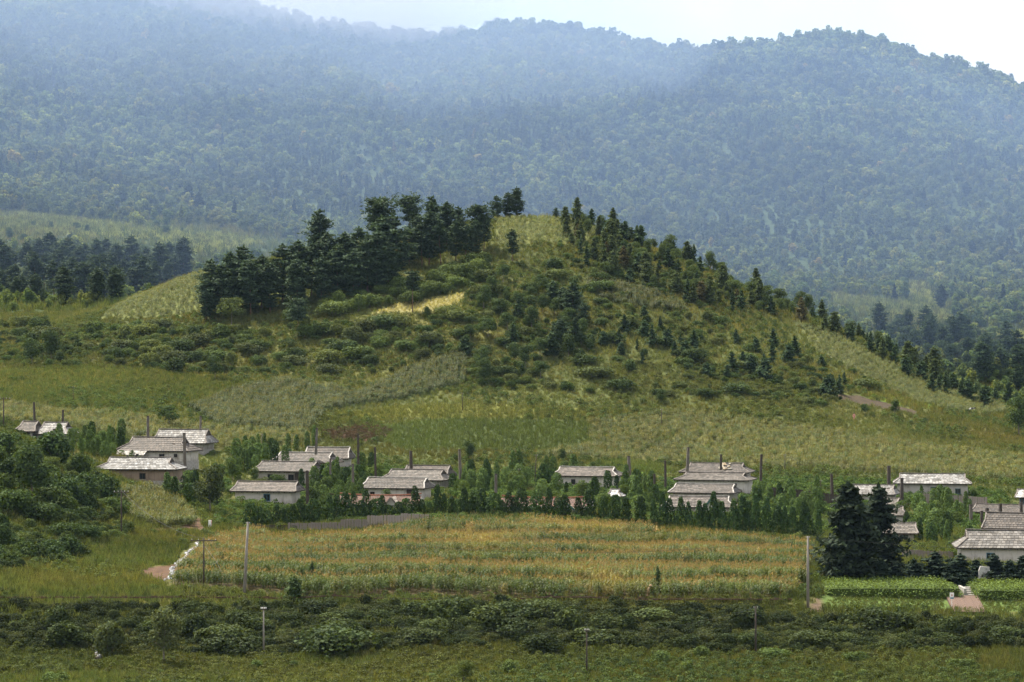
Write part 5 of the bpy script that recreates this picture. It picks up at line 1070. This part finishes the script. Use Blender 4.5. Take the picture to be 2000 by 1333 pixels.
for (px, ty, by, D, lb, m_) in [
    (68, 788, 826, 545, 'dark chimney left of the far left pale roof', M_WOODD), (122, 803, 850, 535, 'dark chimney right of the far left pale roof', M_WOODD), (106, 840, 872, 515, 'short dark chimney in front of the far left pale roof', M_WOODD),
    (289, 815, 858, 520, 'grey chimney left of the bright pale roof behind the brown one', M_POLE), (391, 815, 850, 548, 'grey chimney at the right end of the bright pale roof', M_POLE), (362, 848, 928, 494, 'tall grey chimney between the clay walled house and the white house', M_POLE),
    (617, 838, 880, 530, 'brown chimney behind the three stacked roofs', M_POLE), (700, 850, 905, 515, 'dark chimney right of the rear stacked roof', M_WOODD), (734, 876, 940, 505, 'tall brown chimney left of the weathered light roof', M_WOODD), (803, 883, 920, 525, 'dark chimney behind the ragged roof', M_WOODD), (900, 880, 940, 516, 'grey chimney right of the ragged roof', M_POLE), (601, 922, 985, 482, 'dark chimney right of the long white house', M_WOODD), (690, 908, 968, 495, 'grey chimney in the vines behind the red roof', M_POLE), (645, 898, 918, 500, 'short brown chimney on the right end of the stacked roofs', M_POLE),
    (968, 928, 980, 488, 'grey chimney left of the half hidden red roof', M_POLE), (1230, 893, 935, 528, 'grey chimney right of the white house at the centre', M_POLE), (1342, 876, 915, 540, 'brown chimney left of the topmost stacked roof', M_POLE), (1408, 890, 910, 540, 'short black chimney behind the pumpkin roof', M_WOODD), (1300, 902, 960, 515, 'dark chimney left of the flat pale roof', M_WOODD), (1278, 928, 990, 500, 'crooked dark chimney among the vines left of the lowest stacked roof', M_WOODD), (1485, 890, 966, 516, 'tall dark chimney right of the white house in the stack', M_WOODD),
    (1736, 912, 952, 530, 'brown chimney left of the bright white roof at the right', M_WOODD), (1626, 928, 972, 515, 'dark chimney left above the big spruces', M_WOODD), (1761, 936, 975, 508, 'thin dark chimney before the left end of the bright white roof', M_WOODD), (1929, 995, 1038, 478, 'black chimney left of the middle roof at the right edge', M_WOODD), (1917, 1000, 1040, 482, 'dark chimney beside the black one at the right edge', M_WOODD), (1954, 986, 1004, 495, 'short chimney behind the rear roof at the right edge', M_WOODD), (1995, 984, 1006, 495, 'short black chimney at the very right edge behind the roofs', M_WOODD), (1897, 988, 1034, 486, 'grey stub chimney at the end of the garden vines at the right', M_POLE)]:
    chimney(px, ty, by, D, lb, mat=m_, lean=0.03 * rnd.gauss(0, 1))

# ------------------------------------------------------------------ poles and wires
POLES = {}
def pole(key, px, ty, by, label, r=0.13, mat=None, arm=0.0, lean=0.0, d0=300, ins=True, armz=0.35):
    g = ground_at(px, by, d0, 700); h = (by - ty) / F * g.y; o = empty('utility_pole', g); o.rotation_euler = (0, lean, 0)
    b = MB(); b.tube([(0, 0, -0.6), (0, 0, h * 0.5), (0, 0, h)], [r * 1.25, r, r * 0.75], 10); b.build('shaft', mat or M_POLE, o, True)
    if arm:
        a = MB(); a.box((0, -0.1, h - armz), (arm, 0.1, 0.12)); ao = a.build('crossarm', M_WOODD, o)
        for f in (-0.45, -0.2, 0.2, 0.45):
            i = MB(); i.tube([(f * arm, -0.1, h - armz + 0.06), (f * arm, -0.1, h - armz + 0.14), (f * arm, -0.1, h - armz + 0.24)], [0.03, 0.06, 0.035], 6); i.build('insulator', M_WHITE if mat is None else M_STONE, ao)
    elif ins:
        for sx in (-1, 1):
            i = MB(); i.tube([(sx * 0.12, 0, h - 0.2), (sx * 0.2, 0, h - 0.18), (sx * 0.2, 0, h - 0.02)], [0.02, 0.02, 0.05], 6); i.build('insulator', M_STONE, o)
    POLES[key] = (g, h); return tag(o, label, 'pole')
pole('a', 477, 1020, 1166, 'tall grey utility pole at the left end of the corn field', 0.17, M_POLE, lean=0.05)
pole('b', 398, 1055, 1149, 'dark utility pole with a crossarm beside the brook', 0.10, M_WOODD, arm=3.2)
pole('c', 237, 957, 1052, 'dark utility pole with a crossarm on the slope below the clay walled house', 0.11, M_WOODD, arm=2.2)
pole('d', 1578, 1050, 1190, 'tall pale concrete pole at the right end of the corn field', 0.15, M_POLE)
pole('e', 1476, 1185, 1282, 'dark pole by the gap in the foreground bank at the right', 0.10, M_WOODD, d0=300)
pole('f', 1146, 1232, 1322, 'dark pole low in the meadow at the centre bottom', 0.09, M_WOODD, arm=0.5, armz=0.1)
pole('g', 515, 1187, 1282, 'dark pole with white insulators in the bank left of centre', 0.09, None, arm=0.6, armz=0.25)
pole('h', 7, 776, 842, 'pole with a crossarm at the far left edge above the knoll', 0.12, M_WOODD, arm=2.6, d0=500)
pole('i', 1044, 888, 950, 'thin leaning pole in the gardens left of the central white house', 0.08, M_WOODD, d0=480, lean=0.06)
pole('j', 903, 768, 803, 'thin pole standing on the slope above the village centre', 0.07, M_WOODD, d0=560)
pole('k', 1292, 800, 832, 'thin pole on the cornfield slope right of centre', 0.07, M_WOODD, d0=560)
pole('l', 143, 755, 788, 'thin pole on the green field above the far left houses', 0.06, M_WOODD, d0=560)
pole('m', 512, 848, 880, 'thin pole behind the vines left of the stacked roofs', 0.08, M_WOODD, d0=520)
pole('n', 1533, 888, 925, 'thin pole at the field edge right of the stacked roofs', 0.07, M_WOODD, d0=520)
pole('o', 1600, 938, 980, 'thin leaning pole left of the big spruces', 0.08, M_WOODD, d0=490, lean=0.08)
pole('p', 1014, 916, 945, 'short thin stake like pole in the central gardens', 0.06, M_WOODD, d0=480)
def wire(a, b, label, da=(0, 0, 0), sag=1.2, r=0.024):
    p0 = POLES[a][0] + Vector((0, 0, POLES[a][1] - 0.1)) + Vector(da); p1 = b if isinstance(b, Vector) else POLES[b][0] + Vector((0, 0, POLES[b][1] - 0.1)) + Vector(da)
    mb = MB(); n = 18; mb.tube([p0.lerp(p1, k / n) + Vector((0, 0, -sag * 4 * (k / n) * (1 - k / n))) for k in range(n + 1)], [r] * (n + 1), 4)
    return tag(mb.build('power_line', M_WIRE), label, 'wire')
wire('d', POLES['d'][0] + Vector((60, 6, 7.0)), 'thin wire running right from the concrete pole across the spruces')
wire('b', 'c', 'thin wire between the brook pole and the pole below the clay house')
wire('a', POLES['d'][0] + Vector((-0.1, 0, POLES['d'][1] - 0.2)), 'long thin wire spanning the corn field between its end poles', sag=2.6, r=0.018)
wire('f', 'e', 'thin wire between the two dark poles on the bank', sag=0.8, r=0.018)
wire('g', 'f', 'thin wire along the bank from the white insulators to the central pole', sag=1.0, r=0.018)
g = MB(); p0 = POLES['b'][0]; g.tube([p0 + Vector((0.15, 0, POLES['b'][1] * 0.82)), p0 + Vector((1.6, -0.6, 3.0)), p0 + Vector((2.2, -0.8, 1.8))], [0.02] * 3, 4); tag(g.build('stay_wire', M_STONE), 'pale stay wire slanting down from the brook pole', 'wire')

# ------------------------------------------------------------------ fences: every board its own part
def fence(pts, D, label, mat, bw=0.42, d0=None, gap=0.03, rough=0.06):
    """pts = (px, top row, bottom row) along the fence; boards between them"""
    root = None; D = ground_at(pts[0][0], max(p[2] for p in pts), 400, 560).y; s = D / F; xs = [(p[0] - CX) * s for p in pts]; zt = [CAMZ - (p[1] - CY) * s for p in pts]; zb = [CAMZ - (p[2] - CY) * s - 0.3 for p in pts]
    root = empty('board_fence', (xs[0], D, zb[0])); x = xs[0]; me_cache = {}
    while x < xs[-1]:
        t = np.interp(x, xs, zt) + rough * (rnd.random() - 0.5) * 2; b = np.interp(x, xs, zb); w = bw * (0.85 + 0.3 * rnd.random())
        k = rnd.randrange(4)
        if k not in me_cache:
            m_ = MB(); m_.add([(-0.5, -.5, 0), (.5, -.5, 0), (.5, -.5, 1), (0.1 * (k - 1.5), -.5, 1.0 + 0.012 * k), (-.5, -.5, 1), (-.5, .5, 0), (.5, .5, 0), (.5, .5, 1), (0.1 * (k - 1.5), .5, 1.0 + 0.012 * k), (-.5, .5, 1)], [(0, 1, 2, 3, 4), (9, 8, 7, 6, 5), (1, 6, 7, 2), (5, 0, 4, 9), (2, 7, 8, 3), (3, 8, 9, 4)]); me_cache[k] = m_.mesh('plank', mat)
        o = link(bpy.data.objects.new('plank', me_cache[k]), root); o.location = (x - xs[0], 0.03 * (rnd.random() - 0.5), b - zb[0]); o.scale = (w - gap, 0.035, t - b); o.rotation_euler = (0, 0.02 * rnd.gauss(0, 1), 0); x += w
    for f in (0.3, 0.75):
        r = MB()
        for k in range(len(xs) - 1): r.beam((xs[k] - xs[0], 0.06, zb[k] + f * (zt[k] - zb[k]) - zb[0]), (xs[k + 1] - xs[0], 0.06, zb[k + 1] + f * (zt[k + 1] - zb[k + 1]) - zb[0]), 0.05, 0.09)
        r.build('rail', M_WOODD, root)
    return tag(root, label, 'fence')
fence([(565, 1022, 1040), (664, 1021, 1040), (666, 1015, 1036), (718, 1015, 1033)], 449, 'lower left run of weathered board fence behind the corn field', M_WOODG)
fence([(720, 1008, 1030), (783, 1007, 1024), (785, 1004, 1022), (838, 1005, 1016)], 450, 'taller pale board fence in front of the white gabled porch', M_WOODP)
fence([(490, 1026, 1036), (565, 1026, 1038)], 449, 'low dark board fence below the vine row at the left', M_WOODD)
fence([(1765, 1074, 1092), (1860, 1078, 1094)], 445, 'weathered board fence between the spruces and the large white house', M_WOODG)
fence([(1800, 964, 980), (1926, 972, 990)], 512, 'pale board fence before the bright white roofed house', M_WOODP)
fence([(1500, 952, 972), (1555, 956, 975), (1640, 968, 985)], 516, 'dark board fence across the gardens left of the spruces', M_WOODD)
fence([(600, 962, 974), (655, 964, 978)], 485, 'low dark board fence right of the long white house', M_WOODD)

g = ground_at(1863, 990, 440, 560); b = MB(); sb = g.y / F
for k in range(12):
    for r_ in range(3): b.box((-5.6 + k * 1.0 + 0.5 * (r_ % 2), 0, -0.2 + 0.42 * r_), (0.97, 0.3, 0.40))
bw = b.build('brick_wall', M_RED); bw.location = g + Vector((0, -0.6, 0)); tag(bw, 'low red clay block wall below the pale board fence at the right', 'wall')
# ------------------------------------------------------------------ memorial garden at the right
def hedge(x0, x1, y_top, y_bot, D, depth, label, seed):
    """clipped hedge bed: rounded slab of small leaves over a dark core"""
    s = D / F; a = (x0 - CX) * s; b = (x1 - CX) * s; W_ = b - a; zb = min(H1(a, D), H1(b, D), H1((a + b) / 2, D)); n = 9000
    h = 1.5; u = R.rand(n) * 2 - 1; v = R.rand(n) * 2 - 1
    ex = 1 - np.abs(u) ** 6; ey = 1 - np.abs(v) ** 6; top = h * np.clip(np.minimum(ex, ey) * 2.2, 0.0, 1) ** 0.5 * (1 + 0.05 * np.sin(u * 9 + seed) + 0.09 * R.randn(n))
    low = R.rand(n) < 0.30; z = np.where(low & (np.abs(v) > 0.75), top * R.rand(n), top); v = np.where(low, np.sign(v) * np.abs(v) ** 0.25, v)
    P = np.stack([(a + b) / 2 + u * W_ / 2, D + depth / 2 + v * depth / 2, zb + z], 1); d = np.stack([u ** 5, v ** 5 * 1.2, np.ones(n)], 1)
    core = MB(); core.box(((a + b) / 2, D + depth / 2, zb + h * 0.4), (W_ * 0.94, depth * 0.9, h * 0.9), 0, lv=0.1)
    o = link(bpy.data.objects.new('clipped_hedge', quads_mesh('hedge', leaf_quads(P, d, np.full(n, 0.17), jitter=0.6), [M_LEAF], extra=core))); tint(o, (0.085, 0.122, 0.03)); return tag(o, label, 'hedge')
hedge(1608, 1885, 1140, 1180, 349, 17, 'long clipped light green hedge left of the memorial steps', 1.0)
hedge(1908, 2130, 1148, 1184, 348, 15, 'clipped light green hedge right of the memorial steps at the picture edge', 2.0)
D = 366; s = D / F; g = ground_at(1922, 1143, 330, 420); o = empty('memorial_stone', (((1922 - CX) / F) * 364, 364, H1((1922 - CX) / F * 364, 364)))
b = MB(); b.box((0, 0, 0.55), (1.75, 1.2, 0.5)); b.build('pedestal', M_CONC, o)
b = MB(); b.add([(-0.72, -0.3, 0.8), (0.76, -0.3, 0.8), (0.66, -0.22, 2.25), (-0.48, -0.22, 2.3), (-0.68, -0.25, 1.75), (-0.72, 0.3, 0.8), (0.76, 0.3, 0.8), (0.66, 0.22, 2.25), (-0.48, 0.22, 2.3), (-0.68, 0.25, 1.75)], [(0, 1, 2, 3, 4), (9, 8, 7, 6, 5), (1, 6, 7, 2), (2, 7, 8, 3), (3, 8, 9, 4), (4, 9, 5, 0), (0, 5, 6, 1)]); b.build('slab', M_STONE, o)
tag(o, 'grey stone slab monument on a plinth between the two hedges', 'monument')
# steps and side walls up to it
x0 = (1898 - CX) / F * 355; z0 = H1(x0, 350); o = empty('memorial_steps', (x0, 352, z0))
for k in range(5):
    b = MB(); b.box((0, 0.7 + 0.7 * k, 0.12 + 0.16 * k), (2.2, 0.7, 0.30 + 0.02 * k)); b.build('step', M_CONC, o)
for sx in (-1, 1):
    b = MB(); b.box((sx * 1.28, 2.2, 0.42), (0.3, 4.6, 1.3)); b.build('side_wall', M_CONC, o)
tag(o, 'short concrete steps with side walls leading to the stone monument', 'steps')
# brick path, laid as slabs
x1 = (1878 - CX) / F * 346; o = empty('brick_path', (x1, 340, 0)); br = None; za = H1(x1, 340); zc = H1(x1, 350)
for i in range(9):
    for j in range(4):
        xx = -1.45 + 0.95 * j + i * 0.09; yy = i * 1.25; zz = za + (zc - za) * i / 8 + 0.24
        if br is None: m_ = MB(); m_.box((0, 0, 0), (0.94, 1.245, 0.3)); br = m_.mesh('paving_slab', M_BRICK)
        p = link(bpy.data.objects.new('paving_slab', br), o); p.location = (xx, yy, zz - 0.1); p.rotation_euler = (math.atan((zc - za) / 10.0), 0, 0)
tag(o, 'red brown brick path to the memorial steps', 'path', kind='structure')
# information sign
g = ground_at(1859, 1190, 320, 400); o = empty('sign', g + Vector((0, 0, 0)))
b = MB(); b.tube([(0, 0, -0.3), (0, 0, 1.2)], [0.04, 0.035], 6); b.build('post', M_WHITE, o)
b = MB(); b.box((0, -0.05, 1.5), (0.48, 0.05, 0.75)); po = b.build('panel', M_WHITE, o)
b = MB(); b.box((0, -0.082, 1.24), (0.44, 0.008, 0.18)); b.build('blue_band', M_BLUE, po)
b = MB(); b.box((0, -0.082, 1.58), (0.16, 0.008, 0.2)); b.build('red_mark', M_PINK, po)
tag(o, 'small white sign with a red mark on a post beside the brick path', 'sign')

# ------------------------------------------------------------------ brook
def ribbon(name, pts, width, mat, dz=0.12, d0=300, rag=0.35):
    P = [ground_at(px, py, d0, 520) for px, py in pts]; Q = []
    for k in range(len(P) - 1):
        n = max(2, int((P[k + 1] - P[k]).length / 0.5))
        for q in range(n): Q.append(P[k].lerp(P[k + 1], q / n))
    mb = MB(); vs = []
    for k, p in enumerate(Q):
        t = (Q[min(k + 1, len(Q) - 1)] - Q[max(0, k - 1)]); t.z = 0; t.normalize(); nn = Vector((-t.y, t.x, 0)); w = width * (1 - rag + 2 * rag * rnd.random()); off = nn * 0.25 * math.sin(k * 1.3)
        for f in (-1, -0.4, 0.4, 1):
            v = p + off + nn * w * 0.5 * f; vs.append((v.x, v.y, H1(v.x, v.y) + (dz if abs(f) < 0.9 else -0.05) + 0.07 * rnd.random()))
    mb.add(vs, [(4 * k + j, 4 * k + j + 1, 4 * k + 5 + j, 4 * k + 4 + j) for k in range(len(Q) - 1) for j in range(3)])
    return mb.build(name, mat, None, True)
tag(ribbon('brook', BROOK, 0.32, M_WATER, 0.12, rag=0.85), kind='structure')
tag(ribbon('brook', BROOK2, 0.4, M_WATER, 0.22, rag=0.85), kind='structure')
# white stones and marker by the lane
g = ground_at(410, 1034, 300, 520); o = empty('marker_post', g); b = MB(); b.box((0, 0, 0.6), (0.5, 0.3, 1.5), taper=0.85); b.build('stone', M_WHITE, o)
b = MB(); b.box((0.25, 0, 0.75), (0.06, 0.32, 1.1)); b.build('red_edge', M_PINK, o); tag(o, 'white marker stone with a red edge beside the top of the brook', 'marker')

# railway on top of the bank, mostly overgrown
o = empty('railway_track', (0, 343, 0)); xs_ = np.arange(-72, 34, 3.0)
for dy in (0.0, 1.45):
    b = MB(); pp = [(float(x_), float(dy), max(H1(x_, 343), H1(x_, 344.4)) + 0.32) for x_ in xs_]
    for k in range(len(pp) - 1): b.beam(pp[k], pp[k + 1], 0.08, 0.16)
    b.build('rail', M_IRON, o)
tag(o, 'overgrown railway track along the top of the foreground bank', 'railway')

# ------------------------------------------------------------------ people and animals, tiny in the picture
def skin_obj(name, pts, edges, rad, mat, parent, smooth=True):
    me = bpy.data.meshes.new(name); me.from_pydata(pts, edges, []); o = bpy.data.objects.new(name, me); link(o, parent)
    sk = o.modifiers.new('skin', 'SKIN')
    for k, r in enumerate(rad): me.skin_vertices[0].data[k].radius = (r, r)
    me.skin_vertices[0].data[0].use_root = True
    sb = o.modifiers.new('sub', 'SUBSURF'); sb.levels = 1; sb.render_levels = 1
    me.materials.append(mat); return o
def ensure_skin(me):
    if not me.skin_vertices: pass
def person(px, by, label, shirt, bendf=0.0, hat=None, d0=300, rz=0.0):
    g = ground_at(px, by, d0, 700); o = empty('person', g, rz); b = bendf
    hip = (0, 0, 0.92 - 0.2 * b); ch = (0, -0.45 * b, 1.32 - 0.42 * b); nk = (0, -0.55 * b, 1.50 - 0.5 * b); hd = (0, -0.68 * b, 1.66 - 0.52 * b)
    pts = [hip, ch, nk, hd, (0.11, -0.02, 0.5 - 0.06 * b), (0.12, 0.02, 0.06), (0.12, -0.12, 0.03), (-0.11, -0.02, 0.5 - 0.06 * b), (-0.12, 0.02, 0.06), (-0.12, -0.12, 0.03), (0.2, ch[1], ch[2] + 0.06), (0.28, ch[1] - 0.1, ch[2] - 0.24), (0.24, ch[1] - 0.3, ch[2] - 0.42), (-0.2, ch[1], ch[2] + 0.06), (-0.28, ch[1] - 0.1, ch[2] - 0.24), (-0.24, ch[1] - 0.3, ch[2] - 0.42)]
    ed = [(0, 1), (1, 2), (2, 3), (0, 4), (4, 5), (5, 6), (0, 7), (7, 8), (8, 9), (1, 10), (10, 11), (11, 12), (1, 13), (13, 14), (14, 15)]
    rad = [0.15, 0.17, 0.06, 0.10, 0.08, 0.05, 0.04, 0.08, 0.05, 0.04, 0.07, 0.05, 0.035, 0.07, 0.05, 0.035]
    bo = bpy.data.meshes.new('body'); bo.from_pydata(pts, ed, []); body = bpy.data.objects.new('body', bo); link(body, o); bpy.context.view_layer.objects.active = body
    body.modifiers.new('skin', 'SKIN')
    bm = bmesh.new(); bm.from_mesh(bo); ly = bm.verts.layers.skin.verify(); bm.verts.ensure_lookup_table()
    for k, v in enumerate(bm.verts): v[ly].radius = (rad[k], rad[k]); v[ly].use_root = (k == 0)
    bm.to_mesh(bo); bm.free(); bo.materials.append(shirt); ss = body.modifiers.new('sub', 'SUBSURF'); ss.render_levels = 1; ss.levels = 1
    hb = MB(); hz = hd[2]; hy_ = hd[1]
    hb.tube([(0, hy_, hz - 0.02), (0, hy_, hz + 0.10), (0, hy_, hz + 0.17)], [0.12 if not hat else 0.24, 0.125, 0.07], 10); hb.build('hat' if hat else 'hair', hat or M_DARKC, o, True)
    return tag(o, label, 'person')
person(1266, 1166, 'person in tan clothes and hat bending at the edge of the corn field', M_TAN, 0.7, M_TAN, rz=0.6)
person(1668, 823, 'person in a pink top standing on the slope at the field edge on the right', M_PINK, 0.1, None, d0=560)
def beast(px, by, label, cat, nm, mat, size, d0, rz):
    g = ground_at(px, by, d0, 770); o = empty(nm, g, rz); S_ = size
    pts = [(-0.55, 0, 0.78), (0, 0, 0.74), (0.5, 0, 0.8), (0.78, 0, 0.98), (0.98, 0, 0.95), (1.12, 0, 0.84)]; ed = [(0, 1), (1, 2), (2, 3), (3, 4), (4, 5)]; rad = [0.2, 0.24, 0.2, 0.13, 0.1, 0.06]
    for sx, bi in ((0.5, 2), (-0.55, 0)):
        for sy in (-1, 1):
            k = len(pts); kn = 0.05 if sx > 0 else -0.08
            pts += [(sx, sy * 0.14, 0.52), (sx + kn * -1, sy * 0.14, 0.27), (sx, sy * 0.14, 0.02)]; ed += [(bi, k), (k, k + 1), (k + 1, k + 2)]; rad += [0.08, 0.045, 0.04]
    k = len(pts); pts += [(-0.78, 0, 0.8), (-0.84, 0, 0.45)]; ed += [(0, k), (k, k + 1)]; rad += [0.03, 0.025]
    k = len(pts); pts += [(0.95, 0.16, 1.04), (0.95, -0.16, 1.04)]; ed += [(4, k), (4, k + 1)]; rad += [0.03, 0.03]
    me = bpy.data.meshes.new('body'); me.from_pydata([(p[0] * S_, p[1] * S_, p[2] * S_) for p in pts], ed, []); body = link(bpy.data.objects.new('body', me), o); body.modifiers.new('skin', 'SKIN')
    bm = bmesh.new(); bm.from_mesh(me); ly = bm.verts.layers.skin.verify(); bm.verts.ensure_lookup_table()
    for q, v in enumerate(bm.verts): v[ly].radius = (rad[q] * S_, rad[q] * S_); v[ly].use_root = (q == 1)
    bm.to_mesh(me); bm.free(); me.materials.append(mat); ss = body.modifiers.new('sub', 'SUBSURF'); ss.render_levels = 1; ss.levels = 1
    return tag(o, label, cat)
M_COW = plain_mat('pied_hide', (0.03, 0.028, 0.027), (0.62, 0.6, 0.57), 1.6, 0.8, lo=0.47, hi=0.53)
beast(1898, 806, 'black and white cow grazing at the right foot of the hill', 'cow', 'cow', M_COW, 1.05, 600, 0.3)
beast(1355, 592, 'white goat below the dark conifers on the right slope of the hill', 'goat', 'goat', M_WHITE, 0.8, 640, 0.2)
beast(138, 1052, 'small white goat in the grass on the left knoll', 'goat', 'goat', M_WHITE, 0.5, 360, 2.8)

X_, Y_ = grid_pts(30, 78, 336, 385, 0.5, 0.6); z_ = height(X_, Y_); px_, py_ = proj(X_, Y_, z_); k_ = inside(Z_MEMORIAL, px_, py_) & ~((px_ > 1842) & (px_ < 1912) & (py_ > 1150)) & ~inside(Z_PATHRIGHT, px_, py_); X_, Y_, z_ = X_[k_], Y_[k_], z_[k_]
scatter('lawn_grass', 'short mown grass around the memorial hedges', 'grass', np.stack([X_, Y_, z_], 1), 0.28 + 0.15 * R.rand(len(X_)), mixcol(GC, len(X_)), C_TUFT, 3, 0.1)
for a_, k_ in PENDING: scatter_now(*a_, **k_)
def f_g(px, py, rr):
    g = ground_at(px, py, 440, 600)
    if blocked([g.x], [g.y], 1.2)[0]: return
    tree_px('fruit_tree', BROAD, 7.5, px, py, py - rr.uniform(26, 46), rr.choice([(0.06, 0.092, 0.026), (0.075, 0.11, 0.03), (0.045, 0.07, 0.022)]), 'small leafy fruit tree in the village gardens between the roofs', 'tree', 'fruit trees in the gardens', d0=440)
scatter_trees(34, [(430, 930), (700, 920), (900, 940), (1290, 940), (1330, 1000), (1500, 975), (1600, 985), (1860, 985), (1890, 1055), (1780, 1060), (1600, 1030), (1300, 1015), (1000, 985), (600, 1000)], 0, 0, f_g, 98, 24)
# ------------------------------------------------------------------ air: even haze over everything, and the bank of mist that hangs on the mountain
def volume_mat(name, density, col, aniso=0.0):
    m = new_mat(name); o = N(m, 'ShaderNodeOutputMaterial'); v = N(m, 'ShaderNodeVolumePrincipled', Density=density, Anisotropy=aniso); v.inputs['Color'].default_value = (*col, 1)
    lk(m, v.outputs[0], o.inputs['Volume']); return m
b = MB(); b.box((0, 800, 140), (1840, 1920, 360)); hz = b.build('haze', volume_mat('haze_air', HAZE_D, HAZE_C)); tag(hz, 'thin blue summer haze filling the whole valley', 'haze', kind='stuff')
def mist(c, r, dens, label, col=(0.5, 0.70, 1.0)):
    b = MB(); nu, nv = 40, 20; vs = []
    for j in range(nv + 1):
        th = math.pi * j / nv
        for i in range(nu):
            ph = 2 * math.pi * i / nu; k = 1 + 0.06 * math.sin(3 * ph + 1.7 * th + c[0]) + 0.05 * math.sin(5 * th + ph)
            vs.append((c[0] + r[0] * k * math.sin(th) * math.cos(ph), c[1] + r[1] * k * math.sin(th) * math.sin(ph), c[2] + r[2] * k * math.cos(th)))
    b.add(vs, [(j * nu + i, (j + 1) * nu + i, (j + 1) * nu + (i + 1) % nu, j * nu + (i + 1) % nu) for j in range(nv) for i in range(nu)])
    o = b.build('mist', volume_mat('mist_air', dens, col), None, True); return tag(o, label, 'mist', kind='stuff')
for c, r, d_, lb, cl_ in MISTS: mist(c, r, d_, lb, cl_)

# members of a small group are told apart by their place in the row
ORD = ['leftmost'] + ['%s from left' % w for w in 'second third fourth fifth sixth seventh eighth ninth tenth eleventh twelfth thirteenth fourteenth fifteenth sixteenth seventeenth eighteenth nineteenth twentieth'.split()]
_by = {}
for ob in COL.objects:
    if ob.parent is None and 'group' in ob and 'label' in ob: _by.setdefault((ob['group'], ob['label']), []).append(ob)
for (gp, lb), obs in _by.items():
    if 2 <= len(obs) <= 20:
        obs.sort(key=lambda q: q.location.x / q.location.y)
        for k, ob in enumerate(obs):
            ob['label'] = ('%s %s' % (ORD[k] if k < len(obs) - 1 else 'rightmost', lb))
